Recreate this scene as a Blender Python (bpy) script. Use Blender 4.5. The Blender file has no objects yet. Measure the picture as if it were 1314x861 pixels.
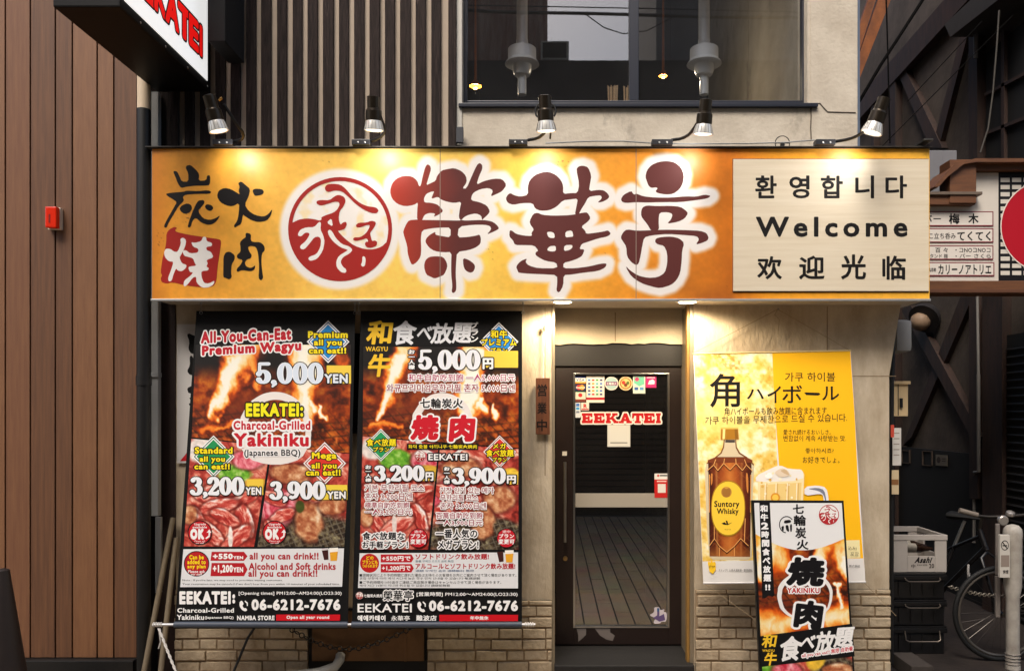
import bpy, bmesh, math, random
import numpy as np
from mathutils import Vector, Matrix
from mathutils.geometry import delaunay_2d_cdt

random.seed(7)
S = bpy.context.scene
COL = S.collection
R = math.radians

# ------------------------------------------------------------------ camera, world, sun, exposure
FPX, VX, VY, EYE = 1015.0, 706.0, 530.0, 1.73
cam = bpy.data.cameras.new('camera')
cam.sensor_width = 36.0
cam.lens = FPX / 1314 * 36
cam.shift_x = -(VX - 657) / 1314
cam.shift_y = (VY - 430.5) / 1314
cam.clip_start, cam.clip_end = 0.05, 500
cam_o = bpy.data.objects.new('camera', cam)
cam_o.location = (0, 0, EYE)
cam_o.rotation_euler = (R(90), 0, 0)
COL.objects.link(cam_o)
S.camera = cam_o

SUN_EL, SUN_AZ = 52, 200            # azimuth clockwise from +Y: the sun stands behind the camera
w = bpy.data.worlds.new('World')
S.world = w
w.use_nodes = True
nt = w.node_tree
sky = nt.nodes.new('ShaderNodeTexSky')
sky.sky_type = 'NISHITA'
sky.sun_disc = False
sky.sun_elevation = R(SUN_EL)
sky.sun_rotation = R(SUN_AZ)
sky.air_density = 1.0
sky.dust_density = 5.0
sky.ozone_density = 0.6
nt.links.new(sky.outputs[0], nt.nodes['Background'].inputs[0])
nt.nodes['Background'].inputs[1].default_value = 0.12
sun = bpy.data.lights.new('sun', 'SUN')
sun.energy = 1.5
sun.angle = R(25)
sun.color = (1.0, 0.95, 0.88)
sun_o = bpy.data.objects.new('sun', sun)
d = Vector((math.sin(R(SUN_AZ)) * math.cos(R(SUN_EL)), math.cos(R(SUN_AZ)) * math.cos(R(SUN_EL)), math.sin(R(SUN_EL))))
sun_o.rotation_euler = d.to_track_quat('Z', 'Y').to_euler()
sun_o.location = d * 30
COL.objects.link(sun_o)
S.view_settings.view_transform = 'Standard'
S.view_settings.look = 'None'
S.view_settings.exposure = 0.72
S.view_settings.gamma = 1.0
S.render.engine = 'CYCLES'
S.cycles.max_bounces = 8

# ------------------------------------------------------------------ helpers
def W(px, py, Y):
    return Vector(((px - VX) / FPX * Y, Y, EYE - (py - VY) / FPX * Y))

def X(px, Y): return (px - VX) / FPX * Y
def Z(py, Y): return EYE - (py - VY) / FPX * Y

class Plane:
    """a real plane in the scene; at() finds the point of it seen at a pixel of the photograph"""
    def __init__(s, p, n):
        s.p, s.n = Vector(p), Vector(n).normalized()
        if s.n.dot(Vector((0, 0, EYE)) - s.p) < 0: s.n = -s.n
    def at(s, px, py, lift=0.0):
        o = Vector((0, 0, EYE)); d = Vector(((px - VX) / FPX, 1, -(py - VY) / FPX))
        t = s.n.dot(s.p - o) / s.n.dot(d)
        return o + d * t + s.n * lift
    def many(s, P, lift):
        P = np.asarray(P, float)
        D = np.stack([(P[:, 0] - VX) / FPX, np.ones(len(P)), -(P[:, 1] - VY) / FPX], 1)
        n = np.array(s.n); k = n @ (np.array(s.p) - np.array([0, 0, EYE]))
        t = k / (D @ n)
        return np.array([0, 0, EYE]) + D * t[:, None] + n * lift

class Flat:
    """surface with its own metre coordinates: x along u, y (down) along v"""
    def __init__(s, o, u, v):
        s.o, s.u, s.v = Vector(o), Vector(u), Vector(v); s.n = -s.u.cross(s.v)
    def many(s, P, lift):
        P = np.asarray(P, float)
        return np.array(s.o) + P[:, :1] * np.array(s.u) + P[:, 1:2] * np.array(s.v) + np.array(s.n) * lift

def lin(c):
    c = np.asarray(c, float) / 255.0
    return np.where(c <= 0.04045, c / 12.92, ((c + 0.055) / 1.055) ** 2.4)

MATS = {}
def mat(name, rgb, rough=0.6, metal=0.0, noise=0.0, scale=20.0, bump=0.0, bscale=None, stretch=(1, 1, 1), rgb2=None, emit=0.0, spec=0.5, stain=None):
    """procedural surface: base colour with noise mottling and optional bump"""
    if name in MATS: return MATS[name]
    m = bpy.data.materials.new(name); m.use_nodes = True
    t = m.node_tree; b = t.nodes['Principled BSDF']
    c = tuple(lin(rgb)) + (1,)
    b.inputs['Base Color'].default_value = c
    b.inputs['Roughness'].default_value = rough
    b.inputs['Metallic'].default_value = metal
    b.inputs['Specular IOR Level'].default_value = spec
    if emit:
        b.inputs['Emission Color'].default_value = c; b.inputs['Emission Strength'].default_value = emit
    if noise or bump:
        tc = t.nodes.new('ShaderNodeTexCoord'); mp = t.nodes.new('ShaderNodeMapping')
        mp.inputs['Scale'].default_value = stretch
        t.links.new(tc.outputs['Object'], mp.inputs[0])
    if noise:
        n = t.nodes.new('ShaderNodeTexNoise'); n.inputs['Scale'].default_value = scale; n.inputs['Detail'].default_value = 8; n.inputs['Roughness'].default_value = 0.65
        t.links.new(mp.outputs[0], n.inputs['Vector'])
        r = t.nodes.new('ShaderNodeValToRGB')
        r.color_ramp.elements[0].position = 0.3; r.color_ramp.elements[1].position = 0.72
        c2 = lin(rgb2) if rgb2 is not None else lin(rgb) * (1 - noise)
        r.color_ramp.elements[0].color = tuple(c2) + (1,)
        r.color_ramp.elements[1].color = c
        t.links.new(n.outputs['Fac'], r.inputs[0]); t.links.new(r.outputs[0], b.inputs['Base Color'])
    if stain:                            # old dirt and mould: (scale, from, to, strength, colour, stretch)
        sc_, f_, t_, k_, col_, st_ = stain
        mp2 = t.nodes.new('ShaderNodeMapping'); mp2.inputs['Scale'].default_value = st_; t.links.new(tc.outputs['Object'], mp2.inputs[0])
        n3 = t.nodes.new('ShaderNodeTexNoise'); n3.inputs['Scale'].default_value = sc_; n3.inputs['Detail'].default_value = 12; n3.inputs['Roughness'].default_value = .72
        t.links.new(mp2.outputs[0], n3.inputs['Vector'])
        r3 = t.nodes.new('ShaderNodeMapRange'); r3.inputs['From Min'].default_value = f_; r3.inputs['From Max'].default_value = t_; r3.inputs['To Max'].default_value = k_
        t.links.new(n3.outputs['Fac'], r3.inputs['Value'])
        mx = t.nodes.new('ShaderNodeMix'); mx.data_type = 'RGBA'; mx.inputs['B'].default_value = tuple(lin(col_)) + (1,)
        t.links.new(r3.outputs[0], mx.inputs['Factor']); t.links.new(b.inputs['Base Color'].links[0].from_socket, mx.inputs['A'])
        t.links.new(mx.outputs['Result'], b.inputs['Base Color'])
    if bump:
        n2 = t.nodes.new('ShaderNodeTexNoise'); n2.inputs['Scale'].default_value = bscale or scale * 3; n2.inputs['Detail'].default_value = 6
        t.links.new(mp.outputs[0], n2.inputs['Vector'])
        bp = t.nodes.new('ShaderNodeBump'); bp.inputs['Strength'].default_value = bump; bp.inputs['Distance'].default_value = 0.01
        t.links.new(n2.outputs['Fac'], bp.inputs['Height']); t.links.new(bp.outputs[0], b.inputs['Normal'])
    MATS[name] = m
    return m

def ink(rgb, rough=0.55):
    if rough < 0: return mat('lit_ink_%d_%d_%d' % tuple(int(v) for v in rgb), rgb, .4, emit=-rough)
    rgb = tuple(int(v) for v in rgb)
    if max(rgb) < 46: rgb = tuple(int(v * .6) for v in rgb)
    return mat('ink_%d_%d_%d_%d' % (rgb + (int(rough * 100),)), rgb, rough, spec=.25)

def vcol_mat(name, rough=0.38):
    if name in MATS: return MATS[name]
    m = bpy.data.materials.new(name); m.use_nodes = True
    t = m.node_tree; b = t.nodes['Principled BSDF']; b.inputs['Roughness'].default_value = rough; b.inputs['Specular IOR Level'].default_value = .45
    a = t.nodes.new('ShaderNodeAttribute'); a.attribute_name = 'Col'
    t.links.new(a.outputs['Color'], b.inputs['Base Color'])
    MATS[name] = m
    return m

def glass_mat(name, f0=.08, rough=0.0, tint=(1, 1, 1), dust=0.0):
    if name in MATS: return MATS[name]
    m = bpy.data.materials.new(name); m.use_nodes = True
    t = m.node_tree; t.nodes.clear()
    out = t.nodes.new('ShaderNodeOutputMaterial'); mix = t.nodes.new('ShaderNodeMixShader')
    tr = t.nodes.new('ShaderNodeBsdfTransparent'); gl = t.nodes.new('ShaderNodeBsdfGlossy'); fr = t.nodes.new('ShaderNodeMapRange'); lw = t.nodes.new('ShaderNodeLayerWeight'); pw = t.nodes.new('ShaderNodeMath'); pw.operation = 'POWER'; pw.inputs[1].default_value = 4
    tr.inputs[0].default_value = tint + (1,); gl.inputs['Roughness'].default_value = rough; fr.inputs['To Min'].default_value = f0; lw.inputs['Blend'].default_value = .5
    t.links.new(lw.outputs['Facing'], pw.inputs[0]); t.links.new(pw.outputs[0], fr.inputs['Value'])
    t.links.new(fr.outputs[0], mix.inputs[0]); t.links.new(tr.outputs[0], mix.inputs[1]); t.links.new(gl.outputs[0], mix.inputs[2])
    if dust:
        df = t.nodes.new('ShaderNodeBsdfDiffuse'); df.inputs[0].default_value = (.5, .5, .5, 1)
        m2 = t.nodes.new('ShaderNodeMixShader')
        tc = t.nodes.new('ShaderNodeTexCoord'); n = t.nodes.new('ShaderNodeTexNoise'); n.inputs['Scale'].default_value = 3; n.inputs['Detail'].default_value = 8
        mr = t.nodes.new('ShaderNodeMath'); mr.operation = 'MULTIPLY'; mr.inputs[1].default_value = dust * 2
        t.links.new(tc.outputs['Object'], n.inputs['Vector']); t.links.new(n.outputs['Fac'], mr.inputs[0]); t.links.new(mr.outputs[0], m2.inputs[0])
        t.links.new(mix.outputs[0], m2.inputs[1]); t.links.new(df.outputs[0], m2.inputs[2]); t.links.new(m2.outputs[0], out.inputs[0])
    else:
        t.links.new(mix.outputs[0], out.inputs[0])
    MATS[name] = m
    return m

# ---- scene tree
def thing(name, label, cat, loc, group=None):
    o = bpy.data.objects.new(name, None); COL.objects.link(o)
    o.location = loc; o.empty_display_size = 0.1
    o['label'] = label; o['category'] = cat
    if group: o['group'] = group
    return o

def root_loc(o):
    while o.parent: o = o.parent
    return Vector(o.location)

def link_mesh(name, me, parent):
    o = bpy.data.objects.new(name, me); COL.objects.link(o)
    if parent: o.parent = parent
    return o

def part(name, bm, ms, parent=None, smooth=False):
    """links one bmesh (world coordinates) as ONE mesh object below parent"""
    if parent: bmesh.ops.translate(bm, verts=bm.verts, vec=-root_loc(parent))
    bmesh.ops.recalc_face_normals(bm, faces=bm.faces)
    me = bpy.data.meshes.new(name); bm.to_mesh(me); bm.free()
    for m in (ms if isinstance(ms, (list, tuple)) else [ms]): me.materials.append(m)
    if smooth:
        me.polygons.foreach_set('use_smooth', [True] * len(me.polygons))
        me.set_sharp_from_angle(angle=R(40))
    return link_mesh(name, me, parent)

def struct(name, bm, ms):
    o = part(name, bm, ms); o['kind'] = 'structure'; return o

def single(name, label, cat, bm, ms, group=None, smooth=False, base=None):
    """a thing that is one mesh, its origin at its base"""
    vs = [v.co for v in bm.verts]
    lo = Vector((sum(v.x for v in vs) / len(vs), sum(v.y for v in vs) / len(vs), min(v.z for v in vs)))
    bmesh.ops.translate(bm, verts=bm.verts, vec=-lo)
    o = part(name, bm, ms, None, smooth); o.location = lo
    o['label'] = label; o['category'] = cat
    if group: o['group'] = group
    return o

def nb(): return bmesh.new()

def bx(bm, x0, x1, y0, y1, z0, z1, bev=0.0, mi=0):
    if x1 < x0: x0, x1 = x1, x0
    if z1 < z0: z0, z1 = z1, z0
    v = [bm.verts.new(p) for p in ((x0, y0, z0), (x1, y0, z0), (x1, y1, z0), (x0, y1, z0), (x0, y0, z1), (x1, y0, z1), (x1, y1, z1), (x0, y1, z1))]
    f = [bm.faces.new([v[i] for i in q]) for q in ((0, 1, 5, 4), (1, 2, 6, 5), (2, 3, 7, 6), (3, 0, 4, 7), (4, 5, 6, 7), (3, 2, 1, 0))]
    for q in f: q.material_index = mi
    if bev:
        es = list({e for q in f for e in q.edges})
        bmesh.ops.bevel(bm, geom=es, offset=bev, segments=2, affect='EDGES', profile=0.6)
    return v

def prism(bm, pts, vec, mi=0):
    """closed outline pts (3D) pushed along vec"""
    a = [bm.verts.new(p) for p in pts]; b = [bm.verts.new(Vector(p) + Vector(vec)) for p in pts]
    fs = [bm.faces.new(a), bm.faces.new(b[::-1])]
    n = len(a)
    for i in range(n): fs.append(bm.faces.new((a[i], b[i], b[(i + 1) % n], a[(i + 1) % n])))
    for f in fs: f.material_index = mi

def tube(bm, pts, r, n=8, mi=0, cap=True):
    pts = [Vector(p) for p in pts]
    rs = r if isinstance(r, (list, tuple)) else [r] * len(pts)
    rings = []; ref = None
    for i, p in enumerate(pts):
        d = (pts[min(i + 1, len(pts) - 1)] - pts[max(i - 1, 0)]).normalized()
        if ref is None or abs(d.dot(ref)) > 0.99: ref = Vector((0, 0, 1)) if abs(d.z) < 0.9 else Vector((1, 0, 0))
        u = d.cross(ref).normalized(); v = u.cross(d).normalized(); ref = v
        rings.append([bm.verts.new(p + (u * math.cos(2 * math.pi * k / n) + v * math.sin(2 * math.pi * k / n)) * rs[i]) for k in range(n)])
    for a, b in zip(rings, rings[1:]):
        for k in range(n):
            f = bm.faces.new((a[k], a[(k + 1) % n], b[(k + 1) % n], b[k])); f.material_index = mi
    if cap:
        for q in (rings[0][::-1], rings[-1]):
            f = bm.faces.new(q); f.material_index = mi

def lathe(bm, o, axis, prof, n=24, mi=0):
    """prof = [(distance along axis, radius)]"""
    o = Vector(o); axis = Vector(axis).normalized()
    tube(bm, [o + axis * t for t, r in prof], 0.01, n) if False else None
    ref = Vector((0, 0, 1)) if abs(axis.z) < 0.9 else Vector((1, 0, 0))
    u = axis.cross(ref).normalized(); v = u.cross(axis)
    rings = [[bm.verts.new(o + axis * t + (u * math.cos(2 * math.pi * k / n) + v * math.sin(2 * math.pi * k / n)) * max(r, 1e-4)) for k in range(n)] for t, r in prof]
    for a, b in zip(rings, rings[1:]):
        for k in range(n):
            f = bm.faces.new((a[k], a[(k + 1) % n], b[(k + 1) % n], b[k])); f.material_index = mi
    for q in (rings[0][::-1], rings[-1]):
        f = bm.faces.new(q); f.material_index = mi

def ring(bm, c, axis, Rr, r, n=40, m=8, mi=0, a0=0, a1=360):
    c = Vector(c); axis = Vector(axis).normalized()
    ref = Vector((0, 0, 1)) if abs(axis.z) < 0.9 else Vector((1, 0, 0))
    u = axis.cross(ref).normalized(); v = u.cross(axis)
    full = a1 - a0 >= 360
    cnt = n if full else n + 1
    rings = []
    for i in range(cnt):
        a = R(a0 + (a1 - a0) * i / n); dr = u * math.cos(a) + v * math.sin(a)
        rings.append([bm.verts.new(c + dr * (Rr + r * math.cos(2 * math.pi * k / m)) + axis * r * math.sin(2 * math.pi * k / m)) for k in range(m)])
    for i in range(cnt if full else cnt - 1):
        a, b = rings[i], rings[(i + 1) % cnt]
        for k in range(m):
            f = bm.faces.new((a[k], a[(k + 1) % m], b[(k + 1) % m], b[k])); f.material_index = mi

# ------------------------------------------------------------------ lettering: outlines made with a robust polygon union
def _inside(P, poly):
    q = np.asarray(poly, float); x, y = P[:, 0][:, None], P[:, 1][:, None]
    x0, y0 = q[:, 0], q[:, 1]; x1, y1 = np.roll(x0, -1), np.roll(y0, -1)
    c = (y0 > y) != (y1 > y)
    with np.errstate(divide='ignore', invalid='ignore'):
        xx = x0 + (y - y0) * (x1 - x0) / (y1 - y0)
    return (np.sum(c & (x < xx), 1) % 2) == 1
def _cdt(polys):
    vs, es = [], []
    for p in polys:
        a = len(vs); vs += [Vector(q) for q in p]; n = len(p); es += [(a + i, a + (i + 1) % n) for i in range(n)]
    r = delaunay_2d_cdt(vs, es, [], 0, 1e-5, False)
    V = np.array([(v.x, v.y) for v in r[0]]).reshape(-1, 2); T = np.array([t for t in r[2] if len(t) == 3], int).reshape(-1, 3)
    return V, T, V[T].mean(1) if len(T) else np.zeros((0, 2))
def union2d(polys, holes=()):
    """polygons [[(x,y)...]] -> (verts, tris) of their union less the holes"""
    V, T, C = _cdt(list(polys) + list(holes))
    ok = np.zeros(len(T), bool)
    for p in polys: ok |= _inside(C, p)
    for p in holes: ok &= ~_inside(C, p)
    return V, T[ok].tolist()

_gl, _fat, _adv = {}, {}, {}
def raw_text(s, res):
    c = bpy.data.curves.new('glyph', 'FONT'); c.body = s; c.resolution_u = res; c.size = 1
    o = bpy.data.objects.new('glyph', c)
    me = bpy.data.meshes.new_from_object(o)
    V = np.array([v.co[:2] for v in me.vertices]).reshape(-1, 2)
    F = [list(p.vertices) for p in me.polygons]
    bpy.data.objects.remove(o); bpy.data.curves.remove(c); bpy.data.meshes.remove(me)
    return V, F

def glyph(ch, res):
    k = (ch, res)
    if k not in _gl: _gl[k] = raw_text(ch, res)
    return _gl[k]

def advance(ch):
    if ch not in _adv:
        if '|' not in _adv: _adv['|'] = raw_text('|', 1)[0][:, 0].min()
        _adv[ch] = raw_text(ch + '|', 1)[0][:, 0].max() - raw_text('|', 1)[0][:, 0].max()
    return _adv[ch]

def capsule(p, q, wd):
    d = q - p; L = np.hypot(*d)
    if L < 1e-6: return None
    d = d / L; n = np.array([-d[1], d[0]]); k = 0.7071
    return [p + n * wd, p + (n - d) * k * wd, p - d * wd, p - (n + d) * k * wd, p - n * wd,
            q - n * wd, q + (d - n) * k * wd, q + d * wd, q + (n + d) * k * wd, q + n * wd]

def fatten(V, F, wd):
    """the filled shape grown by wd on every side"""
    cnt = {}
    for f in F:
        for a, b in zip(f, f[1:] + f[:1]):
            k = (min(a, b), max(a, b)); cnt[k] = cnt.get(k, 0) + 1
    E_ = np.array([k for k, c in cnt.items() if c == 1])
    polys = [cp for cp in (capsule(V[a], V[b], wd) for a, b in E_) if cp]
    NV, T, C = _cdt([[V[a], V[b]] for a, b in E_] + polys)
    p, q = V[E_[:, 0]], V[E_[:, 1]]; d_ = q - p; L = (d_ ** 2).sum(1) + 1e-12
    t = np.clip(((C[:, None] - p) * d_).sum(2) / L, 0, 1)
    near = (np.hypot(*np.moveaxis(C[:, None] - p - t[..., None] * d_, 2, 0)) <= wd).any(1)
    x, y = C[:, 0][:, None], C[:, 1][:, None]; c = (p[:, 1] > y) != (q[:, 1] > y)
    with np.errstate(divide='ignore', invalid='ignore'):
        xx = p[:, 0] + (y - p[:, 1]) * d_[:, 0] / d_[:, 1]
    return NV, T[near | ((np.sum(c & (x < xx), 1) % 2) == 1)].tolist()

def fat_glyph(ch, res, wd):
    wd = round(wd, 3)
    if wd < 0.004: return glyph(ch, res)
    k = (ch, res, wd)
    if k not in _fat:
        V, F = glyph(ch, res)
        _fat[k] = fatten(V, F, wd) if len(V) else (V, F)
    return _fat[k]

# heavy roman numerals for the prices, from brush strokes (x, y, radius) in a unit box
def stroke_poly(st):
    out = []
    for (x0, y0, r0), (x1, y1, r1) in zip(st, st[1:]):
        d = np.array([x1 - x0, y1 - y0]); L = np.hypot(*d)
        if L < 1e-6: continue
        d = d / L; n = np.array([-d[1], d[0]]); p, q = np.array([x0, y0]), np.array([x1, y1]); k = .7071
        out.append([tuple(v) for v in (p + n * r0, p + (n - d) * k * r0, p - d * r0, p - (n + d) * k * r0, p - n * r0,
                                       q - n * r1, q + (d - n) * k * r1, q + d * r1, q + (n + d) * k * r1, q + n * r1)])
    return out
def arc(cx, cy, rx, ry, a0, a1, r0, rm, n=10):
    out = []
    for i in range(n + 1):
        a = R(a0 + (a1 - a0) * i / n); out.append((cx + rx * math.cos(a), cy + ry * math.sin(a), r0 + (rm - r0) * abs(math.cos(a))))
    return out
ROMAN = {
    '0': (0.62, [arc(.31, .5, .2, .455, 0, 360, .03, .1, 22)]),
    '5': (0.58, [[(.14, .95, .045), (.5, .95, .05)], [(.14, .95, .035), (.12, .55, .03)], arc(.27, .33, .2, .27, 150, -150, .035, .1, 16), [(.1, .17, .075), (.1, .17001, .075), (.101, .17, .075)]]),
    '3': (0.58, [arc(.25, .74, .17, .2, 155, -90, .035, .1, 12), arc(.25, .29, .21, .25, 90, -155, .035, .1, 14), [(.1, .8, .07), (.101, .8, .07)], [(.08, .18, .08), (.081, .18, .08)]]),
    '2': (0.58, [arc(.27, .7, .19, .25, 170, -20, .04, .1, 12) + [(.3, .4, .06), (.08, .1, .04)], [(.08, .08, .06), (.46, .08, .085)], [(.46, .08, .07), (.52, .24, .02)], [(.11, .75, .075), (.111, .75, .075)]]),
    '9': (0.6, [arc(.29, .66, .19, .29, 0, 360, .03, .1, 20), [(.48, .66, .1), (.46, .4, .09), (.38, .16, .06), (.2, .06, .04)], [(.15, .12, .075), (.151, .12, .075)]]),
    ',': (0.28, [[(.13, .07, .09), (.18, 0, .06), (.08, -.14, .015)]]),
}
def roman_glyph(ch, wd):
    k = ('roman', ch, round(wd, 3))
    if k not in _fat:
        polys = []
        for st in ROMAN[ch][1]: polys += stroke_poly([(x, y, r + wd) for x, y, r in st])
        _fat[k] = union2d(polys)
    return _fat[k]

# slab letters (unit height) for the red lettering on the door
def rc(x0, y0, x1, y1): return [(x0, y0), (x1, y0), (x1, y1), (x0, y1)]
_E = [rc(.08, 0, .36, 1), rc(0, 0, 1, .24), rc(0, .78, .98, 1), rc(.3, .4, .72, .6), rc(.6, .3, .74, .7), [(.84, 0), (1.02, 0), (1.06, .4), (.9, .36)], [(.84, 1), (1, 1), (1.02, .64), (.88, .66)]]
SLAB = {'E': (1.16, _E),
        'K': (1.26, [rc(.08, 0, .36, 1), rc(0, 0, .46, .2), rc(0, .8, .46, 1), [(.3, .4), (.8, .9), (1.02, .9), (.5, .36)], [(.44, .56), (.86, 0), (1.2, 0), (.66, .62)], rc(.64, .82, 1.14, 1), rc(.78, 0, 1.22, .18)]),
        'A': (1.3, [[(.12, 0), (.52, 1), (.74, 1), (.36, 0)], [(.5, 1), (.78, 1), (1.16, 0), (.86, 0)], rc(.34, .22, .94, .4), rc(0, 0, .46, .18), rc(.76, 0, 1.26, .18)]),
        'T': (1.14, [rc(.4, 0, .68, 1), rc(0, .78, 1.08, 1), [(0, .78), (.18, .78), (.1, .5), (-.02, .5)], [(.9, .78), (1.08, .78), (1.1, .5), (.98, .5)], rc(.26, 0, .82, .18)]),
        'I': (.5, [rc(.08, 0, .36, 1), rc(0, 0, .44, .2), rc(0, .8, .44, 1)])}
def slab_glyph(ch, wd):
    k = ('slab', ch, round(wd, 3))
    if k not in _fat:
        V, F = union2d(SLAB[ch][1])
        _fat[k] = fatten(V, F, max(wd, .03))
    return _fat[k]

def smooth_poly(p, it=1):
    p = [np.array(q, float) for q in p]
    for _ in range(it):
        o = []
        for a, b in zip(p, p[1:] + p[:1]): o += [a * .78 + b * .22, a * .22 + b * .78]
        p = o
    return [tuple(q) for q in p]

class Print:
    """printing on a surface: flat layers collected per part, each a hair above the one before"""
    STEP = 0.00006
    def __init__(s, surf, root, lift=0.0004):
        s.surf, s.root, s.lift, s.parts = surf, root, lift, {}
    def add(s, part_, V, F, m, extra=0.0, colors=None):
        if len(F) == 0: return
        P = s.parts.setdefault(part_, dict(v=[], f=[], m=[], ms=[], n=0, col=[]))
        if m not in P['ms']: P['ms'].append(m)
        mi = P['ms'].index(m)
        co = s.surf.many(V, s.lift + extra)
        P['v'].append(co); P['f'] += [[i + P['n'] for i in f] for f in F]; P['m'] += [mi] * len(F); P['n'] += len(V)
        P['col'].append(colors if colors is not None else np.ones((len(V), 3)))
    def poly(s, part_, pts, col, sm=0, holes=(), cf=None, rough=0.55):
        pts = [smooth_poly(p, sm) if sm else p for p in (pts if isinstance(pts[0][0], (tuple, list)) else [pts])]
        hs = [smooth_poly(p, sm) if sm else p for p in holes]
        V, F = union2d(pts, hs)
        s.lift += s.STEP
        if cf is None: s.add(part_, V, F, ink(col, rough))
        else: s.add(part_, V, F, vcol_mat('printed_ink'), colors=cf(V))
    def rect(s, part_, x0, y0, x1, y1, col, dx=0.0):
        s.poly(part_, [(x0 + dx, y0), (x1 + dx, y0), (x1, y1), (x0, y1)], col)
    def disc(s, part_, cx, cy, r, col, ry=None, n=36):
        s.poly(part_, [(cx + r * math.cos(2 * math.pi * i / n), cy + (ry or r) * math.sin(2 * math.pi * i / n)) for i in range(n)], col)
    def text(s, part_, t, box, col, w=0.0, out=(), dy=0.0, sk=0.0, sp=0.0, res=3, face=None, rough=0.55):
        if part_ in ('small_lettering', 'dish_name', 'heading', 'contact_lettering', 'band_lettering', 'restaurant_name', 'printed_lettering', 'side_lettering'):
            s.k = getattr(s, 'k', 0) + 1; part_ = '%s#t%d' % (part_, s.k)
        x0, y0, x1, y1 = box
        def g(ch, wd):
            if face == 'roman': return roman_glyph(ch, wd)
            if face == 'slab': return slab_glyph(ch, wd)
            return fat_glyph(ch, res, wd)
        x = 0.0; items = []
        for ch in t:
            adv = ROMAN[ch][0] if face == 'roman' else SLAB[ch][0] if face == 'slab' else advance(ch)
            if ch not in ' \u3000': items.append((ch, x))
            x += adv + sp + 1.5 * w
        lo = np.array([1e9, 1e9]); hi = -lo
        for ch, ox in items:
            V = g(ch, w)[0]
            if len(V): lo = np.minimum(lo, V.min(0) + (ox, 0)); hi = np.maximum(hi, V.max(0) + (ox, 0))
        if face == 'roman': lo[1] = 0
        sx, sy = (x1 - x0) / (hi[0] - lo[0]), (y1 - y0) / (hi[1] - lo[1])
        for wpx, c in list(out)[::-1] + [(0, col)]:
            s.lift += s.STEP
            wd = w + wpx / ((abs(sx) + abs(sy)) / 2)
            for i, (ch, ox) in enumerate(items):
                V, F = g(ch, wd)
                if not len(V): continue
                u = (V[:, 0] + ox - lo[0]) * sx; v = (V[:, 1] - lo[1]) * sy
                s.add(part_, np.stack([x0 + u + v / (y1 - y0) * sk, y1 - v + u / (x1 - x0) * dy], 1), F, ink(c, rough), (i % 3) * 0.000014)
        return s
    def vtext(s, part_, t, box, col, **k):
        x0, y0, x1, y1 = box; n = len(t); h = (y1 - y0) / n
        for i, ch in enumerate(t):
            if ch in 'ー|': s.text(part_, '|', (x0 + (x1 - x0) * .4, y0 + i * h + h * .08, x0 + (x1 - x0) * .6, y0 + (i + .92) * h), col, **k)
            elif ch == '一': s.text(part_, ch, (x0, y0 + i * h + h * .4, x1, y0 + i * h + h * .58), col, **k)
            else: s.text(part_, ch, (x0, y0 + i * h + h * .06, x1, y0 + i * h + h * .94), col, **k)
    def grid(s, part_, quad, nx, ny, fn):
        """a printed picture: colours from fn(px, py, u, v) on a fine grid over quad (TL, TR, BR, BL)"""
        s.lift += s.STEP
        U, V = np.meshgrid(np.linspace(0, 1, nx + 1), np.linspace(0, 1, ny + 1))
        q = [np.array(p, float) for p in quad]
        P = ((1 - U) * (1 - V))[..., None] * q[0] + (U * (1 - V))[..., None] * q[1] + (U * V)[..., None] * q[2] + ((1 - U) * V)[..., None] * q[3]
        C = np.clip(fn(P[..., 0], P[..., 1], U, V), 0, 255)
        idx = np.arange((nx + 1) * (ny + 1)).reshape(ny + 1, nx + 1)
        F = np.stack([idx[:-1, :-1], idx[1:, :-1], idx[1:, 1:], idx[:-1, 1:]], -1).reshape(-1, 4).tolist()
        s.add(part_, P.reshape(-1, 2), F, vcol_mat('printed_ink'), colors=lin(C).reshape(-1, 3))
    def flush(s, parents={}):
        for name, P in s.parts.items():
            me = bpy.data.meshes.new(name)
            par = parents.get(name, s.root)
            co = np.concatenate(P['v']) - np.array(root_loc(par))
            me.from_pydata(co.tolist(), [], P['f'])
            for m in P['ms']: me.materials.append(m)
            me.polygons.foreach_set('material_index', P['m'])
            if any(m.name.startswith('printed') for m in P['ms']):
                a = me.attributes.new('Col', 'FLOAT_COLOR', 'POINT')
                c = np.concatenate(P['col']); a.data.foreach_set('color', np.concatenate([c, np.ones((len(c), 1))], 1).ravel())
            me.update()
            link_mesh(name.split('#')[0], me, par)
        s.parts = {}

def crop(ox, oy, sc):
    return lambda *b: tuple((ox if i % 2 == 0 else oy) + v / sc for i, v in enumerate(b))
def crop_pts(ox, oy, sc, pts): return [(ox + x / sc, oy + y / sc) for x, y in pts]

# ---- noise for printed pictures
_rng = np.random.default_rng(3)
def vnoise(x, y, seed):
    r = np.random.default_rng(seed).random((64, 64))
    xi, yi = np.floor(x).astype(int), np.floor(y).astype(int); fx, fy = x - xi, y - yi
    fx, fy = fx * fx * (3 - 2 * fx), fy * fy * (3 - 2 * fy)
    a, b, c, d_ = r[yi % 64, xi % 64], r[yi % 64, (xi + 1) % 64], r[(yi + 1) % 64, xi % 64], r[(yi + 1) % 64, (xi + 1) % 64]
    return (a * (1 - fx) + b * fx) * (1 - fy) + (c * (1 - fx) + d_ * fx) * fy
def fbm(x, y, seed, o=5):
    s, a, t = 0, .5, 0
    for i in range(o): s = s + a * vnoise(x * 2 ** i, y * 2 ** i, seed + i); t += a; a *= .55
    return s / t
def ramp(t, stops):
    t = np.clip(t, 0, 1); xs = [p for p, c in stops]
    return np.stack([np.interp(t, xs, [c[k] for p, c in stops]) for k in range(3)], -1)
FIRE = [(0, (28, 14, 8)), (.2, (85, 30, 10)), (.42, (190, 70, 15)), (.62, (245, 140, 40)), (.8, (255, 205, 110)), (1, (255, 250, 225))]
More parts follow.
